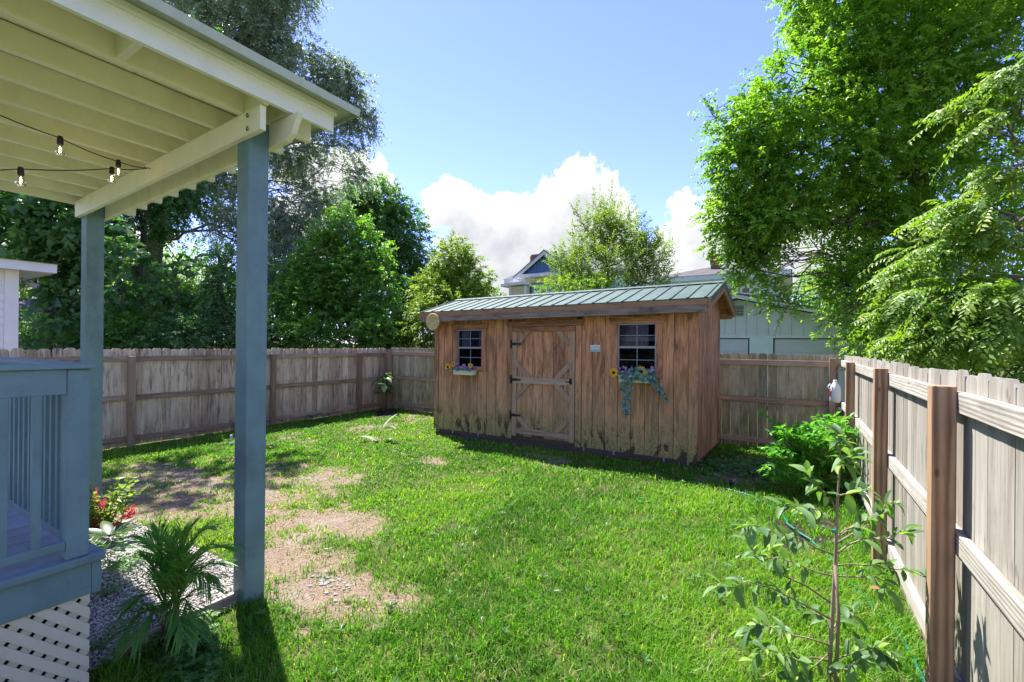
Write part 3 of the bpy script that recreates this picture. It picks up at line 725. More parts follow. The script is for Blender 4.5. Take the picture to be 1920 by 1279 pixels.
def build_porch():
    E = empty('porch_roof', (-4.5, 1.8, 0), label='cream porch roof with exposed joists on two teal posts', cat='porch')
    def P(mb, name, mat, parent=E, bevel=0): return mb.build(name, mat, parent, bevel, xf=sp)
    for x0 in (-3.265, -6.115): P(MB().box(x0, x0+.142, 1.7305, 1.872, -.1, 3.286), 'post', M['teal'], bevel=.008)
    b1 = P(MB().box(-6.15, -2.92, 1.69, 1.729, 3.131, 3.288), 'beam', M['cream_x'], bevel=.004)
    P(MB().prism([(-6.15, 3.125), (-2.93, 3.125), (-2.87, 3.165), (-2.80, 3.288), (-6.15, 3.288)], 1.8735, 1.913, 'y'), 'beam', M['cream_x'], bevel=.004)
    for k in range(9):
        x = -3.15-.345*k
        P(MB().prism([(-1.35, 3.290), (2.20, 3.290), (2.20, 3.43), (-1.35, 3.43)], x-.02, x+.02, 'x'), 'joist', M['cream'])
    P(MB().box(-6.20, -6.165, -1.35, 2.2, 3.27, 3.43), 'joist', M['cream'])
    P(MB().box(-2.905, -2.873, -1.35, 2.205, 3.30, 3.455), 'fascia', M['cream_pale'], bevel=.003)
    P(MB().box(-2.8725, -2.85, -1.35, 2.215, 3.415, 3.456), 'trim_strip', M['cream_pale'], bevel=.002)
    ys = [-1.35, -.2, .02, 1.22, 2.2]
    for i in range(len(ys)-1):
        for k in range(10):
            xr = -2.907 if k == 0 else -3.17-.345*(k-1); xl = -3.122-.345*k
            P(MB().box(xl, xr, ys[i]+.003, ys[i+1]-.003, 3.4315, 3.444), 'roof_board', M['cream'])
    P(MB().box(-3.128, -2.907, 1.70, 1.738, 3.295, 3.43), 'blocking', M['cream_x']); P(MB().box(-3.128, -2.907, 1.865, 1.905, 3.30, 3.43), 'blocking', M['cream_x'])
    P(MB().box(-3.128, -2.907, 1.02, 1.06, 3.30, 3.43), 'blocking', M['cream_x'])
    P(MB().box(-6.4, -2.74, -1.35, 2.32, 3.458, 3.470), 'roof_sheet', M['drip'])
    P(MB().prism([(-2.748, 3.425), (-2.742, 3.425), (-2.728, 3.472), (-2.76, 3.4725), (-2.76, 3.4705), (-2.742, 3.468)], -1.35, 2.325, 'y'), 'drip_edge', M['drip'])
    P(MB().box(-6.4, -2.74, 2.318, 2.324, 3.43, 3.469), 'drip_edge', M['drip'])
    for z in (3.17, 3.255):
        t = [(-3.06+.012*math.cos(a), 1.682+.004*math.sin(a*.5), z+.012*math.sin(a)) for a in np.linspace(.3, 4.6, 9)]+[(-3.035, 1.68, z-.012)]
        P(MB().tube(t, .0026, 6), 'hook', M['black_metal'])
build_porch()

def build_lights():
    cable = plain('black_cable', (.02, .02, .02), .6); glow = emission('filament', (1, .62, .25), 14)
    gl = glass('bulb_glass', (.95, .93, .88)); sock = plain('black_socket', (.02, .02, .02), .5)
    hook = np.array([-4.48, 1.675, 3.17])
    prof = [(.006, 0), (.011, -.005), (.020, -.020), (.026, -.038), (.027, -.048), (.023, -.062), (.013, -.072), (.001, -.075)]
    for pts, bulbs, lab in (([hook, at(222, 303, 3.55), at(113, 259, 2.95), at(-90, 175, 2.25), np.array([-3.495, .25, 3.262])], (1, 2), 'string of glass bulbs on a black cable, upper strand under porch'),
                            ([hook, at(210, 316, 3.50), at(39, 317, 2.95), at(-130, 314, 2.5), np.array([-3.84, .05, 3.248])], (1, 2), 'string of glass bulbs on a black cable, lower level strand under porch')):
        e = empty('string_light', tuple(pts[0]), label=lab, cat='string light', group='string lights under the porch roof')
        P = []
        for a, b in zip(pts[:-1], pts[1:]):
            for t in np.linspace(0, 1, 9)[:-1]: q = a+(b-a)*t; q = q+np.array([0, 0, -.012*math.sin(math.pi*t)]); P.append(q)
        P.append(pts[-1]); MB().tube(P, .0035, 6).build('cable', cable, e)
        for k in bulbs:
            c = pts[k]; MB().lathe([(.001, .012), (.012, .012), (.016, 0), (.017, -.03), (.015, -.042), (.001, -.042)], c, 12).build('socket', sock, e)
            b = MB().lathe(prof, (c[0], c[1], c[2]-.040), 16).build('bulb', gl, e)
            MB().tube([(c[0]+.005*math.sin(i*2.1), c[1]+.005*math.cos(i*2.1), c[2]-.052-.005*i) for i in range(9)], .0022, 6).build('filament', glow, b)
    MB().tube([hook+np.array([0, .018, 0]), hook, hook+np.array([-.012, -.012, -.01]), hook+np.array([-.005, -.02, .01])], .003, 6).build('cable_hook', M['black_metal'], label='small black screw hook on the porch beam', cat='hook')
build_lights()

# ------------------------------------------------------------------ deck
def build_deck():
    E = empty('deck', (-4.5, 0, 0), label='raised blue-grey deck with slatted railing and cream lattice skirt', cat='deck')
    def P(mb, name, mat, parent=E, bevel=.003): return mb.build(name, mat, parent, bevel)
    x = -2.985
    while x > -6.2: P(MB().box(x-.138, x, -1.3, .885, .695, .717), 'floor_board', M['deck_floor']); x -= .143
    P(MB().box(-2.985, -2.925, -1.3, .935, .682, .719), 'edge_trim', M['teal_y'], bevel=.005)
    P(MB().box(-6.2, -2.986, .886, .935, .682, .719), 'edge_trim', M['teal'], bevel=.005)
    P(MB().box(-2.985, -2.95, -1.3, .886, .522, .681), 'rim_board', M['teal_y'])
    P(MB().box(-6.2, -2.951, .887, .925, .520, .681), 'rim_board', M['teal'])
    # railing along the side
    def post(x, y): P(MB().box(x, x+.087, y, y+.087, .7195, 1.630), 'rail_post', M['teal'], bevel=.006)
    post(-3.037, .79); post(-6.15, .79); post(-3.037, -.9)
    P(MB().box(-3.075, -2.93, -1.3, .895, 1.632, 1.655), 'cap_rail', M['teal_y'], bevel=.005)
    P(MB().box(-6.2, -3.076, .762, .903, 1.632, 1.655), 'cap_rail', M['teal'], bevel=.005)
    P(MB().box(-2.988, -2.952, -.812, .789, 1.512, 1.631), 'top_rail', M['teal_y']); P(MB().box(-2.988, -2.948, -.812, .789, .774, .812), 'bottom_rail', M['teal_y'])
    P(MB().box(-6.062, -3.038, .815, .850, 1.512, 1.631), 'top_rail', M['teal']); P(MB().box(-6.062, -3.038, .813, .852, .774, .812), 'bottom_rail', M['teal'])
    bal = MB().box(-.015, .015, -.015, .015, 0, .70).mesh('baluster', M['teal'])
    for k in range(14): mesh_obj('baluster', bal, None, E, (-2.97, .69-.107*k, .812))
    for k in range(33): mesh_obj('baluster', bal, None, E, (-3.11-.09*k, .832, .812))
    # lattice skirt
    Y0, Y1, Z0, Z1 = -.35, .884, -.02, .519; p = .057*math.sqrt(2); w = .040*math.sqrt(2)/2
    for s, x0, x1 in ((-1, -2.970, -2.962), (1, -2.979, -2.971)):
        c = -2.0
        while c < 2.5:
            # strip |z - (c + s*y)| < w clipped to the panel
            poly = [(Y0, c+s*Y0-w), (Y1, c+s*Y1-w), (Y1, c+s*Y1+w), (Y0, c+s*Y0+w)]
            for zlim, sign in ((Z0, 1), (Z1, -1)):
                out = []
                for i in range(len(poly)):
                    a, b = poly[i], poly[(i+1) % len(poly)]; da, db = sign*(a[1]-zlim), sign*(b[1]-zlim)
                    if da >= 0: out.append(a)
                    if da*db < 0: t = da/(da-db); out.append((a[0]+(b[0]-a[0])*t, zlim))
                poly = out
                if len(poly) < 3: break
            if len(poly) >= 3 and max(q[0] for q in poly)-min(q[0] for q in poly) > .03: P(MB().prism(poly, x0, x1, 'x'), 'lattice_slat', M['lattice'], bevel=0)
            c += p
    P(MB().box(-6.2, -3.0, .84, .884, 0, .52), 'skirt_board', M['dark_inside']); P(MB().box(-3.06, -3.02, -1.3, .84, 0, .52), 'underdeck_shade_sheet', M['dark_inside'])  # second box: added dark sheet behind the lattice, its colour standing in for under-deck shade
    return E
build_deck()

# ------------------------------------------------------------------ neighbouring buildings
M['pale_green'] = paint('pale_green_siding', (.56, .69, .69), .7, .05, (.30, .38, .38), .2, 2, axis='z')
M['pale_green_trim'] = paint('pale_green_trim', (.62, .75, .75), .6, .05, None, 0, 2)
M['garage_door'] = paint('garage_door_paint', (.50, .58, .60), .5, .05, None, 0, 2)
M['mint_block'] = paint('mint_block', (.56, .76, .72), .7, .06, None, 0, 3)
M['blue_wall'] = paint('blue_wall', (.26, .37, .55), .7, .05, None, 0, 2)
M['blue_gable'] = paint('blue_gable', (.11, .20, .36), .8, .15, None, 0, 8)
M['brick'] = paint('chimney_brick', (.23, .105, .075), .9, .25, (.1, .06, .05), .4, 6)
M['cream_wall'] = paint('cream_wall', (.62, .56, .36), .7, .05, None, 0, 2)
def shingle(name, a, b):
    m, T = new_mat(name); co = T.coord('Object')
    br = T.new('ShaderNodeTexBrick'); T.put(br.inputs['Vector'], co); br.inputs['Scale'].default_value = 5.5
    n = T.noise(co, 14, 5, .7); n2 = T.noise(co, 1.4, 3, .6)
    f = T.math('ADD', T.math('MULTIPLY', n, .6), T.math('MULTIPLY', n2, .5))
    finish(T, T.ramp(f, [(.35, a), (.7, b)]), .95, T.bump(n, .4, .02), .1); return m
M['roof_grey'] = shingle('shingle_grey', (.13, .125, .135), (.21, .205, .22)); M['roof_brown'] = shingle('shingle_brown', (.085, .076, .074), (.155, .14, .137))
M['roof_dark'] = shingle('shingle_dark', (.085, .07, .062), (.19, .16, .15))
def brick_stack(parent, c, w, h, name='chimney', course=.09):
    e = empty(name, c); attach(e, parent)
    z = 0
    while z < h:
        t = w+(.10 if z > h-.45 and z < h-.12 else 0)+(.05 if h-.6 < z <= h-.45 else 0)
        MB().box(c[0]-t/2, c[0]+t/2, c[1]-t/2, c[1]+t/2, c[2]+z+.006, c[2]+z+course).build('brick_course', M['brick'], e); z += course
    MB().box(c[0]-w*.46, c[0]+w*.46, c[1]-w*.46, c[1]+w*.46, c[2], c[2]+h-.02).build('flue', M['brick'], e)
    return e
def build_garage():
    Y = 16.0; g = lambda x, y: on_y(x, y, Y)
    ap = g(1383, 556); ev = g(1640, 603); bT = g(1392, 629)[2]; bB = g(1392, 634)[2]; xa = ap[0]; slope = (ev[2]-ap[2])/(ev[0]-ap[0]); xr = g(1662, 640)[0]; hw = xr-xa
    E = empty('garage', (xa, Y+3, 0), label='pale green garage with low gable and two wide doors beyond fence', cat='garage')
    top = lambda x: ap[2]-.10+slope*abs(x-xa)
    x = xa-hw; w = .30
    while x < xr-.01:
        x1 = min(x+w, xr); poly = [(x+.006, bT+.003), (x1-.006, bT+.003), (x1-.006, top(x1))]
        if x < xa < x1: poly.append((xa, top(xa)))
        poly.append((x+.006, top(x))); MB().prism(poly, Y, Y+.03, 'y').build('siding_board', M['pale_green'], E); x = x1
    MB().prism([(xa-hw, 0), (xr, 0), (xr, top(xr)), (xa, top(xa)), (xa-hw, top(xa-hw))], Y+.032, Y+.06, 'y').build('wall', M['pale_green'], E)
    MB().box(xa-hw, xr, Y-.02, Y+.03, bB, bT).build('band', M['pale_green_trim'], E)
    d1 = g(1405, 640)[0]; d2 = g(1450, 640)[0]; d3 = g(1644, 640)[0]
    for a, b in ((d1-2.45, d1), (d2, d3)):
        D = empty('garage_door', ((a+b)/2, Y, 0)); attach(D, E)
        for k in range(5): z0 = .02+k*(bB-.04)/5; MB().box(a+.03, b-.03, Y+.012, Y+.03, z0+.006, z0+(bB-.04)/5-.006).build('panel', M['garage_door'], D)
        MB().box(a, a+.03, Y-.01, Y+.03, 0, bB-.005).box(b-.03, b, Y-.01, Y+.03, 0, bB-.005).box(a+.03, b-.03, Y-.01, Y+.03, bB-.03, bB-.005).build('door_frame', M['dark_inside'], D)
    MB().box(d1+.005, d2-.005, Y-.015, Y+.03, 0, bB-.003).build('pier', M['mint_block'], E); MB().box(d3+.005, xr, Y-.015, Y+.03, 0, bB-.003).build('pier', M['mint_block'], E)
    v0, v1 = g(1362, 574), g(1394, 593); V = empty('vent', (v0[0], Y, v0[2])); attach(V, E)
    MB().box(v0[0], v1[0], Y-.008, Y-.001, v1[2], v0[2]).build('vent_back', M['dark_inside'], V)
    for k in range(7): z = v1[2]+(v0[2]-v1[2])*(k+.5)/7; MB().bar((v0[0], Y-.02, z), (v1[0], Y-.02, z), .03, .012, (0, .6, 1)).build('louvre', M['garage_door'], V)
    for s in (-1, 1):
        xe = xa+s*(hw+.35)
        MB().prism([(xa, ap[2]-.09), (xe, ap[2]-.09+slope*(hw+.35)), (xe, ap[2]+.03+slope*(hw+.35)), (xa, ap[2]+.03)][::s], Y-.42, Y-.39, 'y').build('rake_board', M['pale_green_trim'], E)
        MB().prism([(xa, ap[2]+.035), (xe+s*.03, ap[2]+.035+slope*(hw+.38)), (xe+s*.03, ap[2]+.075+slope*(hw+.38)), (xa, ap[2]+.075)][::s], Y-.45, Y+7, 'y').build('roof', M['roof_brown'], E)
    for X in (xa-hw, xr-.05): MB().box(X, X+.05, Y+.061, Y+6.5, 0, top(xr)).build('wall', M['pale_green'], E)
    MB().box(xa-hw, xr, Y+6.5, Y+6.55, 0, top(xr)).build('wall', M['pale_green'], E)
build_garage()
def hip_roof(E, x0, x1, y0, y1, z0, z1, inset, mat, name='roof'):
    ym = (y0+y1)/2; a, b = x0+inset, x1-inset
    mb = MB().add([(x0,y0,z0),(x1,y0,z0),(x1,y1,z0),(x0,y1,z0),(a,ym,z1),(b,ym,z1)], [(0,1,5,4),(1,2,5),(2,3,4,5),(3,0,4),(3,2,1,0)])
    return mb.build(name, mat, E)
def window(E, x0, x1, y, z0, z1, trim, side=-1):
    W = empty('window', ((x0+x1)/2, y, z0)); attach(W, E); t = .08
    MB().box(x0-t, x0, y-.05, y+.02, z0-t, z1+t).box(x1, x1+t, y-.05, y+.02, z0-t, z1+t).box(x0, x1, y-.05, y+.02, z1, z1+t).box(x0, x1, y-.06, y+.02, z0-t, z0).box(x0, x1, y-.03, y, (z0+z1)/2-.03, (z0+z1)/2+.03).build('frame', trim, W)
    MB().box(x0, x1, y-.01, y-.005, z0, z1).build('pane', M['dark_glass'], W)
M['dark_glass'] = plain('dark_glass', (.05, .065, .08), .08, 0, .8)
def build_right_house():
    Y = 26.0; g = lambda x, y: on_y(x, y, Y)
    eL, eR = g(1225, 530), g(1472, 521); ez = (eL[2]+eR[2])/2; xl, xr = eL[0]+.4, g(1462, 540)[0]
    E = empty('neighbour_house', ((xl+xr)/2, Y+4, 0), label='two-storey pale house with brown hip roof and brick chimneys', cat='house', group='neighbouring houses')
    n = int(ez/.18)
    MB().box(xl, xr, Y+.03, Y+8, 0, ez).build('wall', M['pale_green_trim'], E); MB().box(xr+.001, xr+.06, Y+.03, Y+8, 0, ez-.01).build('wall', M['cream_wall'], E)
    for k in range(12, n): MB().box(xl+.01, xr-.12, Y-.012+.012*(k % 2)*0, Y+.028, k*.18+.006, k*.18+.176).build('siding_board', M['pale_green_trim'], E)
    MB().box(eL[0], eR[0]+.25, Y-.65, Y+8.6, ez-.02, ez+.22).build('eave', M['pale_green_trim'], E)
    hip_roof(E, eL[0]-.05, eR[0]+.3, Y-.7, Y+8.7, ez+.222, g(1340, 494)[2]+.55, 3.1, M['roof_brown'])
    a, b = g(1324, 505), g(1339, 474); brick_stack(E, ((a[0]+b[0])/2, Y+2.0, a[2]-.3), .45, b[2]-a[2]+.55, course=.1)
    a, b = g(1247, 520), g(1259, 506); brick_stack(E, ((a[0]+b[0])/2-.2, Y+5, a[2]-.6), .55, 1.2, course=.1)
    p = g(1263, 525); MB().tube([(p[0], Y+.6, p[2]), (p[0], Y+.6, p[2]+.3)], .05).tube([(p[0], Y+.6, p[2]+.3), (p[0], Y+.6, p[2]+.36)], .1).build('roof_vent', M['alu'], E)
    w = g(1366, 541), g(1381, 560); window(E, w[0][0], w[1][0], Y-.013, w[1][2], w[0][2], M['white_paint']); w = g(1392, 541), g(1405, 560); window(E, w[0][0], w[1][0], Y-.013, w[1][2], w[0][2], M['white_paint'])
build_right_house()
def build_blue_house():
    Y = 28.0; g = lambda x, y: on_y(x, y, Y)
    E = empty('neighbour_house', (-14, Y+4, 0), label='blue gabled house with grey roof and tall brick chimney', cat='house', group='neighbouring houses')
    ap, gl = g(1021, 470), g(966, 519); ez = gl[2]; hw = ap[0]-gl[0]; xa = ap[0]
    MB().box(g(989, 540)[0], xa+hw-.9, Y+.6, Y+8, 0, ez+.1).build('wall', M['blue_wall'], E)
    # stepped shingles filling the gable
    z = ez+.16; k = 0
    while z < ap[2]-.35:
        f = 1-(z+.17-ez)/(ap[2]-ez); xw = hw*f-.12
        if xw > .08: MB().box(xa-xw, xa+xw, Y+.30-.012*(k % 2), Y+.36, z, z+.165).build('gable_shingle', M['blue_gable'], E)
        z += .17; k += 1
    MB().prism([(xa-hw+.3, ez+.1), (xa+hw-.3, ez+.1), (xa, ap[2]-.15)], Y+.362, Y+.5, 'y').build('gable_wall', M['blue_gable'], E)
    MB().box(xa-hw, xa+hw, Y-.05, Y+.62, ez-.10, ez+.12).build('cornice', M['white_paint'], E); MB().box(xa-hw+.5, xa+hw-.5, Y+.35, Y+.6, ez-.45, ez-.10).build('frieze', M['cream_wall'], E)
    for s in (-1, 1):
        xe = xa+s*(hw+.1); sl = (ez-ap[2])/hw
        MB().prism([(xa, ap[2]-.26), (xe, ap[2]-.26+sl*(hw+.1)), (xe, ap[2]-.02+sl*(hw+.1)), (xa, ap[2]-.02)][::s], Y-.08, Y+.0, 'y').build('bargeboard', M['white_paint'], E)
        MB().prism([(xa, ap[2]-.015), (xe+s*.05, ap[2]-.015+sl*(hw+.15)), (xe+s*.05, ap[2]+.06+sl*(hw+.15)), (xa, ap[2]+.06)][::s], Y-.12, Y+4, 'y').build('roof', M['roof_grey'], E)
    e1 = g(930, 528); hip_roof(E, e1[0], xa+5, Y+.9, Y+9.5, ez+.02, g(1040, 464)[2]+1.1, 4.0, M['roof_grey'])
    MB().box(e1[0]+.1, xa+4.8, Y+.95, Y+9.3, ez-.35, ez+.018).build('eave', M['white_paint'], E); MB().box(e1[0]+.5, xa+4.5, Y+1.3, Y+9, 0, ez-.35).build('wall', M['blue_wall'], E)
    pa, pb = g(946, 536), g(989, 531); MB().prism([(pa[0], pa[2]-.12), (pb[0], pb[2]-.10), (pb[0], pb[2]+.1), (pa[0], pa[2]+.05)], Y-.5, Y+1.2, 'y').build('porch_roof', M['white_paint'], E)
    MB().box(pa[0]+.6, pb[0]-.1, Y-.2, Y+.5, 0, pa[2]-.12).build('porch_wall', M['cream_wall'], E)
    for q in (pa[0]+.55, pb[0]-.1): MB().box(q, q+.12, Y-.3, Y-.2, 0, pa[2]-.12).build('porch_post', M['white_paint'], E)
    a, b = g(963, 500), g(978, 475); brick_stack(E, ((a[0]+b[0])/2-.1, Y+3.0, a[2]-.6), .62, b[2]-a[2]+.95, course=.1)
    w = g(1050, 522), g(1058, 545); window(E, w[0][0], w[1][0], Y+.55, w[1][2], w[0][2], M['white_paint'])
build_blue_house()
def build_left_house():
    X = -12.0; yc = on_x(33, 560, X)[1]; zt = 3.02
    E = empty('neighbour_house', (X-3, 0, 0), label='white clapboard house at the left edge beyond the fence', cat='house', group='neighbouring houses')
    MB().box(X-6, X-.02, -5, yc, 0, zt).build('wall', M['white_paint'], E)
    for k in range(21):
        z = .14*k+.08
        MB().prism([(X-.019, z), (X+.012, z), (X-.004, z+.138), (X-.019, z+.138)], -4.9, yc-.17, 'y').build('clapboard', M['white_paint'], E)
    MB().box(X-.018, X+.018, yc-.168, yc+.01, 0, zt).build('corner_board', M['white_paint'], E)
    MB().box(X-6, X+.25, -5.2, yc+.42, zt+.002, zt+.045).build('soffit', M['white_paint'], E)
    MB().box(X+.25, X+.28, -5.2, yc+.45, zt-.01, zt+.155).build('fascia', M['white_paint'], E); MB().box(X-6, X+.25, yc+.42, yc+.45, zt-.01, zt+.155).build('fascia', M['white_paint'], E)
    MB().prism([(X+.33, zt+.157), (X-3.2, zt+.42), (X-6.6, zt+.157)], -5.3, yc+.5, 'y').build('roof', M['roof_grey'], E)
    lt = on_x(48, 532, X-.1); L = empty('flood_light', tuple(lt)); attach(L, E)
    MB().tube([(lt[0], yc+.06, lt[2]+.1), (lt[0], yc+.14, lt[2]+.02)], .02).tube([(lt[0]+.02, yc+.1, lt[2]+.03), (lt[0]+.16, yc+.24, lt[2]-.05)], [.03, .06]).build('lamp_head', M['alu'], L)
build_left_house()
def build_far_house():
    c = at(95, 655, 19.0); c[2] = 0
    E = empty('neighbour_house', tuple(c), label='low house with dark brown shingle roof behind left trees', cat='house', group='neighbouring houses')
    zt = at(60, 626, 18)[2]; zr = at(60, 572, 20)[2]; x1 = c[0]+1.2; y0, y1 = c[1]-5, c[1]+5
    MB().box(x1-5, x1, y0, y1, 0, zt).build('wall', M['mint_block'], E); MB().box(x1+.3, x1+.35, y0-.3, y1+.3, zt-.12, zt+.06).build('fascia', M['dark_inside'], E)
    MB().prism([(x1+.37, zt+.062), (x1-2.6, zr+.25), (x1-5.6, zt+.062)], y0-.3, y1+.3, 'y').build('roof', M['roof_dark'], E)
build_far_house()
def build_pole():
    b = at(1517, 646, 42); E = empty('utility_pole', (b[0], b[1], 0), label='slim grey utility pole beyond the garage', cat='pole'); z = at(1517, 470, 42)[2]
    MB().tube([(b[0], b[1], 0), (b[0], b[1], z)], [.14, .10]).build('shaft', M['rail_left'], E); MB().bar((b[0]-.9, b[1], z-.5), (b[0]+.9, b[1], z-.5), .1, .1).build('crossarm', M['rail_left'], E)
    for s in (-.8, 0, .8): MB().tube([(b[0]+s, b[1], z-.44), (b[0]+s, b[1], z-.28)], .04).build('insulator', M['alu'], E)
build_pole()

# ------------------------------------------------------------------ trees
def unit(v): return v/np.maximum(np.linalg.norm(v, axis=-1, keepdims=True), 1e-9)
def leaf_arrays(P, D, N, L, W, fold=.18):
    """one bent diamond per leaf"""
    D = unit(D); S = unit(np.cross(D, N)); Nn = np.cross(S, D); n = len(P)
    L = np.broadcast_to(L, (n,))[:, None]; W = np.broadcast_to(W, (n,))[:, None]
    a = P+D*L*.42+S*W/2+Nn*W*fold; b = P+D*L*.42-S*W/2+Nn*W*fold; tip = P+D*L-Nn*L*.10
    V = np.stack([P, a, tip, b], 1).reshape(-1, 3)
    F = (np.array([(0, 1, 2), (0, 2, 3)])[None]+np.arange(n)[:, None, None]*4).reshape(-1, 3)
    return V, F
def lobe(x, y, d, rx, rz, ry=None):
    return at(x, y, d), np.array([rx*d/FOC, (ry or rx)*d/FOC, rz*d/FOC])
def twigs(lobes, n, rng, gap, gscale, seed, shell=.55):
    vol = np.array([r[0]*r[1]+r[0]*r[2]+r[1]*r[2] for c, r in lobes]); k = rng.choice(len(lobes), n, p=vol/vol.sum())
    C = np.array([c for c, r in lobes])[k]; R = np.array([r for c, r in lobes])[k]
    u = unit(rng.normal(0, 1, (n, 3))); rr = shell+(1-shell)*rng.random(n)**.6
    rr = np.where(rng.random(n) < .25, rng.random(n)**.5*shell+.1, rr)
    rr = rr*(1+.20*(fbm(u*2.3+k[:, None]*7.1, seed+3, 2)-.5)*2)
    P = C+u*rr[:, None]*R
    keep = fbm(P/gscale, seed, 3) > gap
    return P[keep], u[keep], rng
def crown(lobes, n, per, tl, L, W, droop=.35, seed=1, gap=.40, gscale=.9, up=.25, out=.8, pinnate=False, shell=.55, bias=(0, 0, 0), tintv=.21):
    rng = np.random.default_rng(seed); B, u, _ = twigs(lobes, n, rng, gap, gscale, seed, shell); m = len(B)
    T = unit(u*out+np.array([0, 0, up])+np.array(bias)+rng.normal(0, .45, (m, 3)))
    tlen = tl*rng.uniform(.6, 1.3, m); t = (np.arange(per)+.6)/per
    Q = B[:, None]+T[:, None]*(tlen[:, None]*t)[..., None]; Q = Q+np.array([0, 0, -1.])*(droop*tlen[:, None]*t**2)[..., None]
    tan = unit(T[:, None]+np.array([0, 0, -1.])*(2*droop*t)[None, :, None])
    ref = unit(np.array([0, 0, 1.])+rng.normal(0, .25, (m, 3)))[:, None]
    side = unit(np.cross(tan, np.broadcast_to(ref, tan.shape)))*np.where(np.arange(per) % 2, 1, -1)[None, :, None]
    up_ = np.cross(side, tan)*np.where(np.arange(per) % 2, 1, -1)[None, :, None]
    if pinnate:
        D = unit(side+tan*.55+np.array([0, 0, -.30])+rng.normal(0, .12, side.shape)); N = unit(up_+rng.normal(0, .22, up_.shape))
    else:
        D = unit(side*.9+tan*.6+np.array([0, 0, -.25])+rng.normal(0, .45, side.shape)); N = unit(np.array([0, 0, .8])+up_*.6+rng.normal(0, .55, up_.shape))
    nl = m*per
    V, F = leaf_arrays(Q.reshape(-1, 3), D.reshape(-1, 3), N.reshape(-1, 3), L*rng.uniform(.6, 1.25, nl), W*rng.uniform(.7, 1.2, nl))
    tint = np.clip(.48+np.repeat(rng.normal(0, tintv, m), per)+rng.normal(0, .12, nl)+np.tile((t-.5)*.25, m), 0, 1)
    return V, F, np.repeat(tint, 4), B, Q
def curve(a, b, rng, n=6, wob=.12, sag=0):
    a, b = np.array(a, float), np.array(b, float); L = np.linalg.norm(b-a); pts = []
    for i in range(n+1):
        t = i/n; pts.append(a+(b-a)*t+rng.normal(0, wob*L/n, 3)*(0 < i < n)+np.array([0, 0, sag*L*math.sin(math.pi*t)]))
    return pts
M['bark'] = wood('bark', ((.16, .13, .10), (.10, .08, .06), (.05, .04, .032)), knots=0, bump=.9, streak_amt=.6, rough=.95)
M['bark_tan'] = wood('bark_tan', ((.34, .28, .20), (.25, .20, .14), (.15, .12, .085)), knots=0, bump=.7, streak_amt=.5, rough=.95)
def tree(name, label, base, trunk, r0, lobes, mat, n, per, tl, L, W, seed, bark=None, cat='tree', subs=5, group='trees beyond the fences', **kw):
    rng = np.random.default_rng(seed+100); E = empty(name, tuple(np.array(base)), label=label, cat=cat, group=group)
    V, F, tint, B, Q = crown(lobes, n, per, tl, L, W, seed=seed, **kw)
    mesh_obj('crown', quick_mesh('crown', V, tris=F, mat=mat, attrs={'tint': tint}), None, E)
    mb = MB(); tp = [np.array(base)]+[np.array(p) for p in trunk]
    rs = [r0*(1-.62*i/max(1, len(tp)-1)) for i in range(len(tp))]; mb.tube(tp, rs, 10)
    for i, (c, r) in enumerate(lobes):
        z = [p[2] for p in tp]; j = int(np.argmin([np.linalg.norm(p-c)+(.6 if p[2] > c[2] else 0)*abs(p[2]-c[2]) for p in tp])); j = max(j, 1) if len(tp) > 2 else j
        rr = max(.012, min(rs[j]*.45, .02+.022*np.linalg.norm(r))); pts = curve(tp[j], c, rng, 6, .25, .06)
        mb.tube(pts, list(np.linspace(rr, rr*.4, 7)), 6, False)
        near = B[np.linalg.norm((B-c)/r, axis=1) < 1.1]
        if len(near):
            for q in near[rng.choice(len(near), min(subs, len(near)), False)]:
                mb.tube(curve(pts[rng.integers(3, 7)], q, rng, 4, .25, .03), list(np.linspace(rr*.38, .008, 5)), 5, False)
    mb.build('trunk', bark or M['bark'], E)
    return E
LF = dict(
    oak=leafmat('oak_leaf', (.13, .175, .115), (.24, .30, .20), (.37, .43, .29), .50, .38, (1.12, 1.25, .88), .5),
    dark=leafmat('dark_leaf', (.055, .145, .045), (.11, .235, .070), (.19, .32, .11), .48, .4, (1.25, 1.45, .6), .5),
    mid=leafmat('mid_leaf', (.060, .165, .030), (.130, .275, .050), (.22, .37, .08), .52, .42, (1.35, 1.55, .5)),
    yellow=leafmat('yellow_green_leaf', (.10, .175, .028), (.18, .28, .048), (.28, .36, .075), .48, .45, (1.4, 1.5, .5)),
    broad=leafmat('broad_leaf', (.055, .145, .048), (.115, .245, .080), (.20, .34, .13), .48, .38, (1.3, 1.5, .6), .5),
    right=leafmat('feather_leaf', (.085, .200, .022), (.170, .330, .036), (.29, .44, .06), .54, .40, (1.4, 1.5, .45), .45),
    near=leafmat('spray_leaf', (.090, .190, .022), (.165, .290, .034), (.28, .37, .055), .50, .42, (1.4, 1.5, .45), .35),
    bushy=leafmat('bush_leaf', (.06, .22, .020), (.115, .34, .034), (.20, .42, .06), .46, .38, (1.3, 1.6, .5), .4))
def G(x, y, d):
    p = at(x, y, d); p[2] = 0; return p
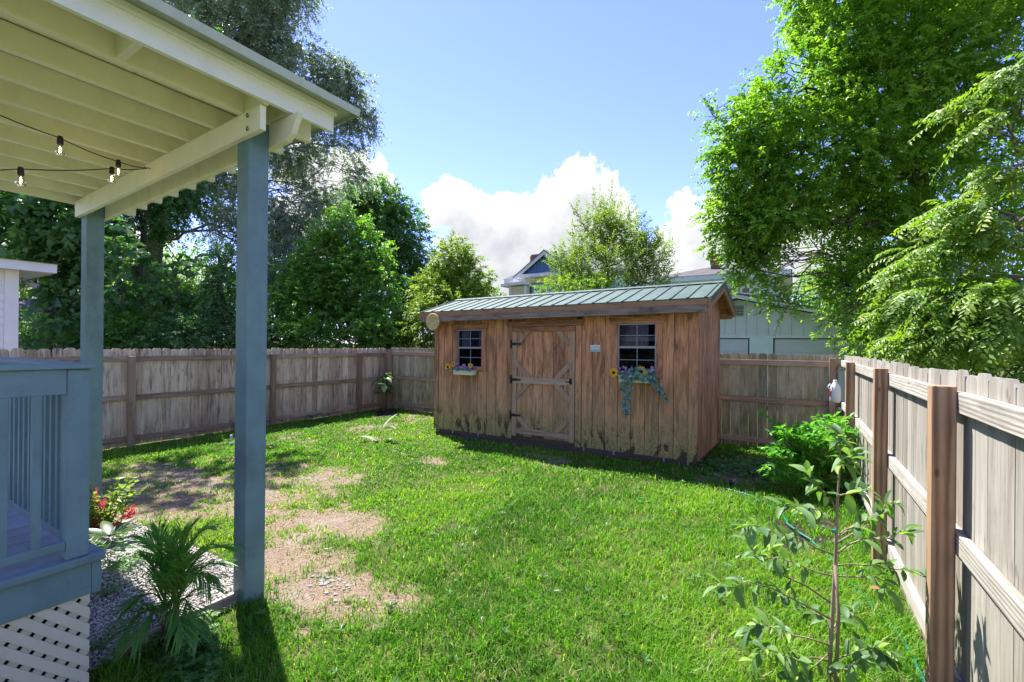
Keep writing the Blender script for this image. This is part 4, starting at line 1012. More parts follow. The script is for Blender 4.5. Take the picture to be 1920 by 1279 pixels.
def plant_trees():
    b = G(284, 640, 25)
    tree('oak_tree', 'tall grey-green oak with fine airy foliage against the sky', b, [at(283, 520, 25), at(292, 450, 25), at(312, 370, 25), at(340, 280, 25), at(350, 200, 25)], .50,
         [lobe(*q) for q in [(430,60,25,110,90),(520,95,25,70,75),(585,150,25,62,68),(655,185,25,48,62),(680,235,25,30,45),(625,275,25,55,45),(545,300,25,70,50),(400,-60,25,170,80),(540,-20,24,60,60),
                             (420,330,25,70,60),(545,430,23,55,75),(520,520,22,50,60),(590,500,22,50,50),(600,380,25,48,45),(470,420,24,60,70),(370,400,25,60,55),(660,330,25,30,25),(250,200,25,160,110),(250,330,25,110,60),(640,130,25,25,30)]],
         LF['oak'], 21000, 15, .6, .14, .075, 3, gap=.40, gscale=1.5, droop=.5, up=.0, shell=.3, subs=9)
    tree('ivy_tree', 'dark vine-covered tree beside the leaning oak trunk', G(262, 640, 17), [at(262, 520, 17), at(270, 440, 17)], .25,
         [lobe(*q) for q in [(225,410,17,70,50),(300,400,17.5,45,40),(215,480,17,55,50),(250,550,17,50,55),(300,610,16.5,60,45),(330,360,18,60,45),(240,320,17,100,60)]]+[(np.array(c), np.array(r)) for c, r in (((-11.2, 5.3, 7.6), (1.2, 1.3, .8)), ((-12.2, 3.4, 8.0), (1.3, 1.2, .8)))],
         LF['dark'], 3000, 18, .5, .12, .07, 5, gap=.40, gscale=1.0, droop=.6)
    tree('rounded_tree', 'dark rounded tree standing left of the big cloud', G(745, 640, 30), [at(745, 520, 30), at(740, 430, 30)], .4,
         [lobe(*q) for q in [(715,385,30,48,42),(745,435,30,52,56),(695,440,30,70,74),(775,505,30,44,66),(720,545,30,85,80),(795,550,30,40,52),(660,400,30,46,50)]],
         LF['dark'], 4600, 18, .7, .18, .10, 7, gap=.36, gscale=1.6, droop=.35)
    tree('maple_tree', 'fresh green leafy tree behind the left fence corner', G(545, 640, 15.5), [at(548, 600, 15.5), at(560, 530, 15.5), at(600, 470, 15.5)], .17,
         [lobe(*q) for q in [(645,430,15.5,46,36),(690,470,15.5,44,42),(610,480,15.5,50,45),(570,540,15.2,48,45),(660,530,15.5,75,60),(590,590,15,75,55),(700,590,15,48,55),(735,520,15,36,36),(720,610,14.5,50,40),(640,610,14.5,60,45)]],
         LF['mid'], 3600, 16, .45, .105, .065, 9, gap=.38, gscale=.9, droop=.4)
    tree('yellow_tree', 'yellow-green tree rising just left of the shed roof', G(860, 640, 14.5), [at(858, 590, 14.5), at(860, 540, 14.5)], .10,
         [lobe(*q) for q in [(850,485,14.5,32,32),(878,520,14.5,42,35),(825,550,14.5,45,45),(890,560,14.5,38,42),(800,605,13.5,35,42),(860,580,14,60,45),(815,632,14.5,30,30)]],
         LF['yellow'], 2700, 15, .38, .085, .048, 11, gap=.40, gscale=.7, droop=.3)
    tree('broadleaf_tree', 'large-leaved tree with slender pale trunks at far left', G(97, 640, 13.5), [at(90, 600, 13.5), at(70, 545, 13.5), at(58, 500, 13.5), at(70, 440, 13.5)], .085,
         [lobe(*q) for q in [(55,425,13.5,75,45),(130,415,13.5,55,50),(115,500,13.5,45,45),(20,400,13.5,60,40),(70,360,13.5,80,40),(175,450,13.5,40,60),(110,570,13.5,40,40),(140,620,13,40,30)]],
         LF['broad'], 620, 9, .55, .23, .19, 13, bark=M['bark_tan'], gap=.36, gscale=.9, droop=.5, shell=.3)
    p = [at(120, 648, 13.8), at(105, 560, 13.8), at(82, 500, 13.8)]
    tree('slender_tree', 'second slender pale trunk with broad leaves beside the white house', G(121, 640, 13.8), p, .06, [lobe(80, 480, 13.8, 40, 35), lobe(140, 540, 13.8, 40, 40)], LF['broad'], 130, 9, .5, .22, .18, 14, bark=M['bark_tan'], gap=.35, droop=.5)
    for i, (x, y, d, r, h, lab, mt, nn) in enumerate([
        (225, 480, 13, 34, 22, 'pale large-leaved sprout high above the left fence', 'broad', 26), (330, 500, 13.5, 30, 20, 'lower large-leaved sprout beside the bright bush', 'broad', 22)]):
        tree('broadleaf_sprout', lab, G(x+5, 640, d), [at(x+4, 560, d), at(x, y+6, d)], .025, [lobe(x, y, d, r, h), lobe(x-10, y+60, d, r, h)], LF[mt], nn*2, 9, .4, .20, .17, 60+i, droop=.4, gap=.1, cat='sapling')
    tree('ivy_column', 'dark ivy-clad conifer column left of the near porch post', G(412, 640, 13.5), [at(412, 560, 13.5), at(412, 480, 13.5)], .12,
         [lobe(*q) for q in [(415,490,13.5,22,40),(412,550,13.5,26,45),(408,605,13.5,32,45),(430,630,13.2,35,35)]], LF['dark'], 1200, 16, .35, .075, .04, 17, gap=.3, gscale=.5, droop=1.0)
    tree('bright_bush', 'bright green bushy shrub lit behind the left fence', G(350, 640, 14.5), [at(350, 600, 14.5)], .06,
         [lobe(*q) for q in [(345,580,14.5,42,38),(375,595,14.5,30,34),(320,610,14.5,34,34)]], LF['near'], 900, 15, .35, .08, .04, 19, gap=.32, gscale=.6, droop=.2, cat='bush')
    for i, (x, d, w, lab, mt) in enumerate([(225, 12.6, 60, 'leafy vine mound above the left fence between the posts', 'mid'), (330, 12.4, 60, 'tangled low shrub behind the left fence near the bright bush', 'dark'), (470, 13, 45, 'shrub just behind the near porch post above the fence', 'dark'), (560, 13.4, 70, 'dark low shrub under the maple above the fence', 'mid'),
                                          (680, 13.6, 60, 'ferny shrub near the left fence corner', 'mid'), (765, 14.2, 45, 'pale green shrub behind the corner of the fences', 'yellow'), (60, 14.5, 70, 'dark scrub beneath the broad-leaved trees', 'dark')]):
        tree('fence_shrub', lab, G(x, 640, d), [at(x, 640, d)], .04, [lobe(x-w*.4, 640, d, w*.5, 28), lobe(x+w*.4, 630, d, w*.55, 32), lobe(x, 610, d+.6, w*.5, 30)], LF[mt], 720, 14, .34, .085, .048, 30+i, cat='shrub', gap=.34, gscale=.5, group='shrubs behind the left fence', droop=.4)
    for i, (x, y, d, w, h, lab, mt) in enumerate([(120, 470, 34, 130, 120, 'far pale tree glimpsed at left beyond the white house', 'yellow'), (350, 520, 36, 120, 90, 'far tree glimpsed behind the bright bush', 'mid'), (560, 500, 38, 120, 110, 'far dark tree behind the maple', 'dark'), (850, 545, 40, 90, 60, 'far tree left of the blue house', 'dark'), (1560, 560, 40, 120, 70, 'far tree seen behind the garage roof', 'mid')]):
        tree('distant_tree', lab, G(x, 640, d), [at(x, y+20, d)], .3, [lobe(x, y, d, w*.7, h*.6), lobe(x-w*.5, y+h*.4, d, w*.5, h*.5), lobe(x+w*.5, y+h*.35, d, w*.5, h*.5), lobe(x, y+h*.6, d, w, h*.4)], LF[mt], 1300, 14, 1.0, .26, .15, 40+i, gap=.36, gscale=2.2, group='distant trees')
    tree('pecan_tree', 'light green tree with upright shoots behind the shed roof', G(1140, 640, 17), [at(1140, 560, 17), at(1138, 500, 17)], .14,
         [lobe(*q) for q in [(1130,415,17,34,45),(1090,450,17,44,40),(1175,440,17,44,42),(1222,480,17,34,36),(1145,490,17,85,45),(1062,490,17,26,42),(1215,530,17,40,40),(1100,530,17,70,40),(1075,400,17,12,26),(1145,385,17,12,22)]],
         LF['yellow'], 2500, 17, .55, .10, .042, 21, gap=.40, gscale=.9, droop=.05, up=.9, shell=.4)
    tree('low_bush', 'yellow-green bush showing just above the middle of shed roof', G(1090, 640, 15.5), [at(1090, 590, 15.5)], .06, [lobe(1050, 545, 15.5, 40, 24), lobe(1110, 548, 15.5, 50, 25), lobe(1085, 590, 15.5, 80, 40)], LF['near'], 900, 15, .35, .075, .045, 23, gap=.34, gscale=.6, cat='bush')
    # the great tree on the right
    tree('feather_tree', 'huge bright green feathery tree filling the upper right', G(1745, 640, 12.5), [at(1745, 560, 12.5), at(1740, 450, 12.3), at(1720, 330, 12), at(1700, 200, 11.7), at(1690, 60, 11.5)], .34,
         [lobe(*q) for q in [(1610,70,11,115,95),(1510,165,11,95,78),(1425,240,11,75,66),(1375,290,11,48,48),(1430,325,11,95,60),(1560,270,11,130,95),(1700,150,11,140,110),(1850,80,11,140,120),(1700,320,11.5,120,90),
                             (1830,280,12,120,110),(1590,390,11.5,85,55),(1470,390,11,70,50),(1405,430,11,42,42),(1388,480,11,22,36),(1430,490,10.6,20,34),(1445,450,11,30,40),(1690,450,12,90,75),(1810,450,13,120,90),(1575,530,11,36,44),(1600,500,11.5,60,45),
                             (1655,560,12,70,60),(1760,590,12.5,100,70),(1880,600,13,90,70),(1700,-60,11,190,90),(1560,-30,11,90,60),(1475,575,10.3,20,14),(1400,460,10.8,28,30),(1368,400,11,40,36),(1358,445,11,26,26),(1405,505,10.8,24,32),(1450,545,10.6,22,18),(1890,655,9.5,80,40),(1800,660,9.5,70,30),(1440,410,10.6,50,36),(1565,610,10.5,18,26),(1335,215,11,10,14),(1650,640,11.8,50,30),(1900,-60,11,120,90)]],
         LF['right'], 19500, 16, .42, .098, .056, 25, gap=.385, gscale=.75, droop=.22, up=.12, out=.9, shell=.5, bias=(-.15, 0, 0), subs=8)
    tree('spray_tree', 'yellow-green tree with long drooping sprays over right fence', G(1990, 640, 7.2), [at(1985, 560, 7.2), at(1960, 420, 7.0), at(1940, 300, 6.8)], .12,
         [lobe(*q) for q in [(1880,235,6.6,60,30),(1800,205,7,40,18),(1890,330,6.6,55,28),(1815,395,6.6,70,24),(1870,450,6.5,70,32),(1760,470,6.7,65,24),(1700,510,6.9,45,18),(1885,550,6.1,70,34),(1790,560,6.3,85,28),(1700,590,6.8,50,22),(1860,625,6.0,80,30),(1740,635,6.4,70,24),(1900,140,6.8,50,26)]],
         LF['near'], 1250, 17, .40, .092, .044, 27, gap=.40, gscale=.55, droop=.5, up=.0, out=.35, pinnate=True, shell=.3, bias=(-.75, -.25, -.15), subs=6)
plant_trees()

# ------------------------------------------------------------------ plants in the yard
def leaf_shape(name, L, W, mat, fold=.25, bend=.25, n=4, wave=0):
    """an oval leaf lying along +Y, folded on its midrib"""
    vs = []; fs = []
    for i in range(n+1):
        t = i/n; w = W/2*math.sin(math.pi*min(1, t*.94+.03))**.75*(1-.25*t); z = -bend*L*t*t
        y = L*t; vs += [(-w, y, z+fold*w+wave*math.sin(i*2.2)), (0, y, z), (w, y, z+fold*w-wave*math.sin(i*1.7))]
    for i in range(n):
        a = 3*i; fs += [(a, a+1, a+4, a+3), (a+1, a+2, a+5, a+4)]
    me = bpy.data.meshes.new(name); me.from_pydata(vs, [], fs); me.polygons.foreach_set('use_smooth', [True]*len(fs))
    me.attributes.new('tint', 'FLOAT', 'POINT'); me.materials.append(mat); me.update(); return me
def set_tint(me, v): me.attributes['tint'].data.foreach_set('value', np.full(len(me.vertices), v, np.float32)); return me
def orient(d, n, roll=0):
    d = Vector(d).normalized(); x = d.cross(Vector(n))
    if x.length < 1e-4: x = d.cross(Vector((1, 0, 0)))
    x.normalize(); z = x.cross(d); return Matrix((x, d, z)).transposed().to_euler()
def build_apple():
    mat = leafmat('apple_leaf', (.075, .155, .052), (.155, .270, .085), (.28, .42, .10), .40, .5, (1.35, 1.6, .5), .35)
    bark = wood('apple_bark', ((.40, .32, .24), (.29, .22, .16), (.16, .12, .085)), knots=.3)
    rng = random.Random(8); D = 2.42; base = at(1552, 1305, D)
    E = empty('apple_sapling', (base[0], base[1], 0), label='young apple sapling with grey-green leaves in the right foreground', cat='sapling')
    meshes = [set_tint(leaf_shape('leaf', .096*s, .050*s, mat, f, b, 5, .0012), t) for s, f, b, t in ((1, .3, .2, .1), (.85, .5, .45, .35), (1.1, .25, .25, .6), (.7, .7, .1, 1.0), (1.0, .4, .6, .45), (.95, .2, .1, .0), (.55, .6, .1, 1.0), (.9, .8, .35, .25))]
    tr = [at(1552, 1330, D), at(1558, 1200, D), at(1566, 1060, D), at(1570, 950, D), at(1574, 880, D), at(1575, 830, D)]
    tr[0][2] = -.03
    MB().tube(tr, [.011, .0105, .009, .007, .005, .003], 8).build('trunk', bark, E)
    tr2 = [at(1566, 1330, D-.05), at(1572, 1150, D-.05), at(1566, 1060, D-.01)]; tr2[0][2] = -.03
    MB().tube(tr2, [.010, .009, .007], 8).build('stem', bark, E)
    MB().lathe([(.0115, -.006), (.0125, 0), (.0115, .006)], tuple(at(1563.5, 996, D)), 12).build('tie', plain('green_tie', (.02, .30, .25), .5), E)
    # branches: (start px, points, depth shift at the tip, leaves)
    br = [((1569, 960), [(1545, 930), (1520, 905), (1512, 880)], .10, 9), ((1572, 900), [(1590, 870), (1600, 845)], -.1, 8), ((1574, 850), [(1568, 828), (1560, 810)], .02, 7),
          ((1562, 1040), [(1500, 1010), (1440, 995), (1395, 990)], -.18, 13), ((1560, 1080), [(1500, 1060), (1420, 1050), (1400, 1010)], -.05, 13), ((1556, 1160), [(1480, 1120), (1400, 1090), (1350, 1100)], -.15, 16),
          ((1557, 1130), [(1470, 1080), (1440, 1030), (1470, 1010)], .12, 11), ((1555, 1210), [(1480, 1190), (1420, 1170), (1395, 1190)], .05, 15), ((1554, 1240), [(1500, 1240), (1450, 1220), (1410, 1240)], -.12, 13),
          ((1564, 1060), [(1620, 1060), (1680, 1068), (1740, 1085)], .05, 10), ((1566, 1010), [(1610, 985), (1650, 960), (1680, 945)], .15, 14), ((1564, 1080), [(1640, 1080), (1665, 1110)], -.1, 6), ((1566, 1040), [(1620, 1010), (1665, 1010), (1700, 1000)], -.05, 9),
          ((1553, 1250), [(1600, 1225), (1640, 1215), (1665, 1230)], -.15, 13), ((1553, 1265), [(1590, 1255), (1610, 1240)], -.25, 8), ((1570, 985), [(1540, 960), (1500, 960), (1465, 950)], -.1, 11), ((1571, 930), [(1600, 925), (1625, 915)], .1, 6),
          ((1554, 1190), [(1590, 1160), (1600, 1140)], .1, 5), ((1555, 1225), [(1510, 1265), (1480, 1275)], -.1, 7), ((1556, 1180), [(1530, 1150), (1500, 1140)], .15, 6)]
    k = 0
    for s, pts, dz, nl in br:
        n = len(pts); K = [Vector(at(*s, D))]+[Vector(at(*p, D+dz*(i+1)/n)) for i, p in enumerate(pts)]; P = []
        for i in range(n):
            P.append(K[i]); P.append(K[i].lerp(K[i+1], .5)+Vector((rng.gauss(0, .012), rng.gauss(0, .012), rng.gauss(.006, .012))))
        P.append(K[-1]); n = len(P)-1
        MB().tube(P, list(np.linspace(.0045, .0015, len(P))), 6).build('branch', bark, E)
        nl = int(nl*1.9)
        for j in range(nl):
            t = (.25+.75*(j+.7)/nl)*n; i = min(int(t), n-1); q = P[i].lerp(P[i+1], t-i); tan = (P[i+1]-P[i]).normalized()
            a = j*2.4+rng.uniform(-.4, .4); side = tan.orthogonal().normalized(); side = Matrix.Rotation(a, 3, tan) @ side
            tipq = j >= nl-5; d = tan*(.5 if not tipq else 1.0)+side*(.95 if not tipq else .75)+Vector((0, 0, rng.uniform(-.6, .15) if not tipq else rng.uniform(-.1, .6)))
            o = mesh_obj('leaf', meshes[rng.randrange(len(meshes))], None, E, q, orient(d, Vector((rng.uniform(-.5, .3), rng.uniform(-.3, .4), 1))))
            s_ = rng.uniform(.6, 1.12); o.scale = (s_*rng.uniform(.85, 1.1), s_, s_*rng.uniform(.6, 1.6)); k += 1
    # a bare twig leaning to the right
    q = [at(1567, 1020, D+.02), at(1600, 1000, D+.1), at(1632, 982, D+.2)]; MB().tube(q, [.006, .005, .003], 6).build('branch', bark, E)
    return E
build_apple()
def sprig_leaves(stems, L, W, step, rng, spread=.9, upn=(0, 0, 1), droop=0):
    """leaf arrays set in opposite pairs along stems"""
    P, D, N = [], [], []
    for S in stems:
        S = [np.array(p, float) for p in S]; acc = 0
        for a, b in zip(S[:-1], S[1:]):
            l = np.linalg.norm(b-a); t = (b-a)/max(l, 1e-6); m = max(1, int(l/step))
            for i in range(m):
                q = a+(b-a)*(i+.5)/m; sd = np.cross(t, np.array([rng.normal(0, .5), rng.normal(0, .5), 1.0])); sd /= max(np.linalg.norm(sd), 1e-6)
                for s in (1, -1):
                    P.append(q); D.append(t*.6+sd*s*spread+np.array([0, 0, -droop])+rng.normal(0, .2, 3)); N.append(np.array(upn)+rng.normal(0, .35, 3))
    P, D, N = map(np.array, (P, D, N)); n = len(P)
    return P, D, N, L*rng.uniform(.7, 1.2, n), W*rng.uniform(.8, 1.15, n)
def build_bush():
    rng = np.random.default_rng(77); D = 5.6; base = at(1536, 925, 5.75); base[2] = 0
    E = empty('glossy_bush', tuple(base), label='bright glossy green bush growing by the right fence corner', cat='bush')
    tips = [(1438, 762), (1452, 800), (1470, 790), (1500, 785), (1530, 770), (1565, 765), (1590, 770), (1620, 790), (1600, 810), (1445, 830), (1460, 850), (1440, 870), (1480, 830), (1520, 810), (1550, 800), (1580, 830), (1500, 860), (1540, 850), (1570, 870), (1470, 880), (1610, 850), (1545, 785), (1485, 805), (1515, 840), (1600, 880), (1640, 905)]
    stems = []; mb = MB()
    for i, (x, y) in enumerate(tips):
        tip = at(1535+(x-1535)*1.12, y+10, D+rng.uniform(-.35, .4)); m = base*.45+tip*.55+np.array([0, 0, .16])+rng.normal(0, .04, 3); S = [base+np.array([0, 0, .05]), base*.75+m*.25+np.array([0, 0, .06]), m, m*.5+tip*.5+np.array([0, 0, .05]), tip]
        mb.tube(S, [.008, .007, .005, .004, .002], 5); stems.append(S[1:])
        for k in range(3):
            a = m*.6+tip*.4; stems.append([a, a+rng.normal(0, .10, 3)+np.array([0, 0, .03]), a+rng.normal(0, .17, 3)*np.array([1, 1, .6])+np.array([0, 0, .05])])
    mb.build('stems', M['bark_tan'], E)
    P, Dv, N, L, W = sprig_leaves(stems, .082, .040, .030, rng, .9); V, F = leaf_arrays(P, Dv, N, L, W)
    o = mesh_obj('foliage', quick_mesh('foliage', V, tris=F, mat=LF['bushy'], attrs={'tint': np.repeat(np.clip(rng.normal(.5, .22, len(P)), 0, 1), 4)}), None, E); tag(o, kind='stuff')
build_bush()
def build_palm():
    base = on_z(318, 1195); base[2] = .02; rng = np.random.default_rng(6)
    E = empty('areca_palm', tuple(base), label='feathery green palm in a sunken black pot by the deck', cat='palm')
    mat = leafmat('palm_leaf', (.065, .19, .035), (.135, .32, .058), (.24, .41, .095), .48, .45, (1.4, 1.7, .5), .45); stem = plain('palm_stem', (.20, .22, .06), .5)
    prof = [(.07, -.08), (.088, .05), (.095, .052), (.095, .062), (.082, .062), (.078, .03), (.001, .028)]
    MB().lathe(prof, (base[0], base[1], 0), 24).build('pot', plain('black_plastic', (.02, .022, .024), .45), E)
    tips = [(262, 975, 2.9, .25), (292, 955, 2.75, .2), (318, 968, 2.65, .12), (345, 962, 2.9, .15), (372, 945, 2.8, .2), (418, 950, 2.75, .3), (462, 995, 2.75, .35), (440, 1030, 2.9, .3), (425, 1060, 2.6, .3), (235, 1120, 2.6, .45), (215, 1180, 2.45, .4), (232, 1210, 2.35, .4), (350, 1200, 2.3, .35), (385, 1190, 2.45, .4), (412, 1085, 2.5, .35), (270, 1020, 2.6, .2), (390, 1000, 2.5, .2), (335, 1010, 3.0, .1), (300, 1060, 2.45, .25)]
    for k, (x, y, d, arch) in enumerate(tips):
        tip = at(x, y, d); tip = base+(tip-base)*.84; S = []
        r0 = base+np.array([rng.normal(0, .025), rng.normal(0, .025), .03])
        Lh = np.linalg.norm(tip-r0)
        for i in range(13):
            t = i/12; q = r0+(tip-r0)*t**1.15; q[2] = r0[2]+(tip[2]-r0[2])*t+arch*Lh*math.sin(math.pi*t**.9)*.9; S.append(q)
        f = MB().tube(S, list(np.linspace(.006, .0015, 13)), 6).mesh('stalk', stem)
        fr = empty('frond', tuple(r0)); attach(fr, E); mesh_obj('stalk', f, None, fr)
        P, D, N, L, W = [], [], [], [], []
        for i in range(4, 13):
            for j in range(4):
                t = (i-1+j/4)/12; a = i-1; q = S[a]+(S[i]-S[a])*(j/4); tan = (S[i]-S[a])/np.linalg.norm(S[i]-S[a]); sd = np.cross(tan, [0, 0, 1.]); nn = np.linalg.norm(sd); sd = sd/nn if nn > 1e-3 else np.array([1., 0, 0]); up = np.cross(sd, tan)
                for s in (-1, 1):
                    P.append(q); D.append(tan*(1.0+.5*t)+sd*s*.62+up*.22+rng.normal(0, .10, 3)); N.append(up+sd*s*.3+rng.normal(0, .1, 3))
                    L.append((.20*math.sin(math.pi*min(1, .22+.68*t))+.04)*rng.uniform(.75, 1.15)); W.append(.0066)
        P, D, N = map(np.array, (P, D, N)); D = unit(D); n = len(P); S_ = unit(np.cross(D, N)); L = np.array(L)[:, None]; W = np.array(W)[:, None]; dn = np.array([0, 0, -1.])
        m1 = P+D*L*.5+dn*L*.05; tp = P+D*L+dn*L*.28
        V = np.stack([P-S_*W*.3, P+S_*W*.3, m1-S_*W*.6, m1+S_*W*.6, tp], 1).reshape(-1, 3); F = (np.array([(0, 1, 3), (0, 3, 2), (2, 3, 4)])[None]+np.arange(n)[:, None, None]*5).reshape(-1, 3)
        o = mesh_obj('leaflets', quick_mesh('leaflets', V, tris=F, mat=mat, attrs={'tint': np.repeat(np.clip(rng.normal(.45, .18, n), 0, 1), 5)}), None, fr)
build_palm()
def leafy(name, label, base, leaves, mats, cat='plant', stem=None, group=None):
    """leaves: list of (attach point, direction, normal, mesh, scale)"""
    E = empty(name, tuple(base), label=label, cat=cat, group=group)
    for P, d, n, me, s in leaves:
        o = mesh_obj('leaf', me, None, E, tuple(P), orient(d, n)); o.scale = (s, s, s)
    if stem is not None: stem.build('stem', mats, E)
    return E
def build_yard_plants():
    rng = random.Random(21); nrg = np.random.default_rng(21)
    stem = plain('green_stem', (.12, .17, .06), .6); brown = M['bark_tan']
    # fig sapling in the far corner
    m = leafmat('fig_leaf', (.05, .13, .03), (.10, .22, .05), (.34, .44, .26), .35, .4)
    ms = [set_tint(leaf_shape('leaf', .25*s, .16*s, m, .2, .3, 4, .004), t) for s, t in ((1, .3), (.8, .5), (1.1, .95), (.7, .15))]
    b = on_z(720, 771); L = []; st = MB().tube([b, b+np.array([.0, 0, .35]), b+np.array([.02, 0, .85])], [.014, .011, .006], 6); H = 1.0
    for k in range(46):
        z = .42+.55*rng.random(); a = rng.uniform(0, 6.28); r = rng.uniform(.02, .16); p = b+np.array([math.cos(a)*r, math.sin(a)*r, z])
        L.append((p, (math.cos(a), math.sin(a), rng.uniform(-.5, .6)), (rng.uniform(-.3, .3), rng.uniform(-.3, .3), 1), ms[rng.randrange(4)], rng.uniform(.7, 1.1)))
    leafy('fig_sapling', 'small round-headed sapling in the far fence corner', b, L, brown, 'sapling', st)
    # pale mullein-like weed on the lawn
    m = leafmat('pale_leaf', (.12, .20, .09), (.22, .31, .16), (.42, .50, .34), .3, .6, (1.2, 1.4, .7))
    ms = [set_tint(leaf_shape('leaf', .33*s, .16*s, m, .25, .25, 4, .004), t) for s, t in ((1, .8), (.8, .5), (.7, 1))]
    b = on_z(708, 829); b2 = on_z(728, 829)
    L = [(b+np.array([0, 0, .01]), (-.7, -.5, .5), (0, 0, 1), ms[0], 1), (b+np.array([.02, .02, .10]), (-.15, -.1, 1), (-.6, -.7, .2), ms[2], 1.0), (b+np.array([.05, .06, .22]), (.3, .35, .8), (-.5, -.6, .5), ms[0], 1.1), (b+np.array([.06, .07, .23]), (.6, .3, .2), (0, -.3, 1), ms[2], 1.0), (b+np.array([0, 0, .02]), (.3, -.6, .5), (0, 0, 1), ms[1], .9)]
    leafy('pale_weed', 'pale large-leaved weed sprouting in the lawn before the fence', b, L, stem, 'plant', MB().tube([b, b+np.array([.03, .03, .14]), b+np.array([.06, .07, .26])], [.008, .007, .004], 6))
    L = [(b2+np.array([.01*k, 0, .02]), (math.cos(k*1.1), math.sin(k*1.1), .8), (0, 0, 1), ms[k % 3], .7) for k in range(6)]
    L = [(p, d, n, set_tint(leaf_shape('leaf', .20, .07, LF['mid'], .25, .4), .4) if i == 0 else L[0][3], s) for i, (p, d, n, me, s) in enumerate(L)]
    ml = set_tint(leaf_shape('leaf', .22, .07, LF['mid'], .25, .4), .4); leafy('lawn_weed', 'small green weed beside the pale weed on lawn', b2, [(p, d, n, ml, s) for p, d, n, me, s in L], stem)
    b = on_z(592, 790); mq = set_tint(leaf_shape('leaf', .26, .17, leafmat('squash_leaf', (.03, .10, .05), (.06, .16, .08), (.12, .24, .12), .35, .5), .2, .3, 4, .005), .5)
    leafy('squash_plant', 'low bluish-green plant sprawling beside the left fence', b, [(b+np.array([.05*math.cos(k), .06*math.sin(k*1.3), .06+.03*(k % 3)]), (math.cos(k*.9), math.sin(k*.9), .35), (0, 0, 1), mq, .8+.1*(k % 3)) for k in range(8)], stem)
    # red-flowered planting and bronze rosette beside the deck
    b = on_z(205, 1024); mg = leafmat('rosette_leaf', (.03, .08, .015), (.07, .12, .03), (.15, .22, .10), .35, .35)
    ms = [set_tint(leaf_shape('leaf', .27, .10, mg, .3, .25, 5), t) for t in (.1, .3, .5)]
    leafy('bronze_rosette', 'broad-leaved rosette plant with one pale leaf beside deck corner', b, [(b+np.array([0, 0, .08]), (math.cos(a), math.sin(a), .55), (0, 0, 1), ms[2 if k == 1 else k % 2], 1) for k, a in enumerate((.1, .9, -.7, -1.5, 2.0, 3.0, -2.4, .4))], stem)
    b = on_z(195, 985); E = empty('red_flower_plant', tuple(b), label='bushy plant with red flower spikes behind the deck post', cat='flower plant'); stems = []
    for k in range(16): t = b+np.array([rng.uniform(-.35, .45), rng.uniform(-.3, .3), rng.uniform(.2, .55)]); stems.append([b+nrg.normal(0, .05, 3)*[1, 1, 0], b*.4+t*.6+np.array([0, 0, .05]), t])
    mb = MB()
    for S in stems: mb.tube(S, .004, 5)
    mb.build('stems', stem, E); P, D, N, Ls, W = sprig_leaves(stems, .07, .04, .045, nrg); V, F = leaf_arrays(P, D, N, Ls, W)
    tag(mesh_obj('foliage', quick_mesh('foliage', V, tris=F, mat=LF['yellow'], attrs={'tint': np.repeat(nrg.random(len(P)), 4)}), None, E), kind='stuff')
    red = plain('red_petal', (.62, .02, .04), .5)
    for q in [(243, 972), (178, 985), (183, 1000), (188, 960), (236, 985), (172, 940), (212, 1003)]:
        c = at(q[0], q[1], 4.35); mb = MB()
        for i in range(12): a = i*2.4; z = i*.008; mb.add([c+np.array([0, 0, z]), c+np.array([.05*math.cos(a), .05*math.sin(a), z+.012]), c+np.array([.04*math.cos(a+.7), .04*math.sin(a+.7), z+.035])], [(0, 1, 2)])
        mb.tube([b+np.array([0, 0, .1]), c], .003, 5); mb.build('flower_spike', red, E)
    # fern and small palms seedlings
    for i, (x, y, d, lab, sc) in enumerate([(232, 1085, 3.55, 'dark green fern arching beside the deck trim', 1), (205, 1110, 3.2, 'small fern under the deck corner', .7), (185, 1180, 2.65, 'little fern frond on the gravel by the lattice', .5)]):
        b = at(x, y, d); b[2] = .0; E = empty('fern', tuple(b), label=lab, cat='fern', group='ferns beside the deck')
        for k in range(11):
            a = k*.57+i; Ls = .34*sc*rng.uniform(.7, 1.15); S = [b+np.array([math.cos(a)*Ls*t, math.sin(a)*Ls*t, Ls*(1.25*t-.75*t*t)+.01]) for t in np.linspace(0, 1, 8)]
            P, D, N, LL, W = sprig_leaves([S], .055*sc, .012*sc, .014, nrg, 1.3); V, F = leaf_arrays(P, D, N, LL, W)
            mesh_obj('frond', quick_mesh('frond', V, tris=F, mat=LF['dark'], attrs={'tint': np.repeat(np.clip(nrg.normal(.5, .2, len(P)), 0, 1), 4)}), None, E)
    b = at(455, 1000, 5.2)
    # concrete stepping stone
    c = on_z(240, 1030); MB().box(c[0]-.22, c[0]+.22, c[1]-.12, c[1]+.14, -.02, .035).build('stepping_stone', plain('concrete', (.24, .23, .21), .9), bevel=.015, label='pale concrete stepping stone by the gravel bed', cat='stone')
    # clover-like weeds at the foot of the porch post
    n = 900; P = np.c_[nrg.uniform(-3.15, -2.35, n), nrg.uniform(.95, 1.9, n)]; P = P[(fbm(P*5, 71, 2) > .44) & (P[:, 0] > -3.17) & (P[:, 1] < 1.55-(P[:, 0]+3.1)*.45)]; n = len(P); PP = np.repeat(P, 4, 0); k = np.tile(np.arange(4), n)
    z = np.repeat(nrg.uniform(.03, .085, n), 4); a = np.repeat(nrg.uniform(0, 6.28, n), 4)+k*1.57; V, F = leaf_arrays(np.c_[PP, ground_h(PP)+z], np.c_[np.cos(a), np.sin(a), np.full(len(a), .15)], np.c_[nrg.normal(0, .2, (len(a), 2)), np.ones(len(a))], .03, .022)
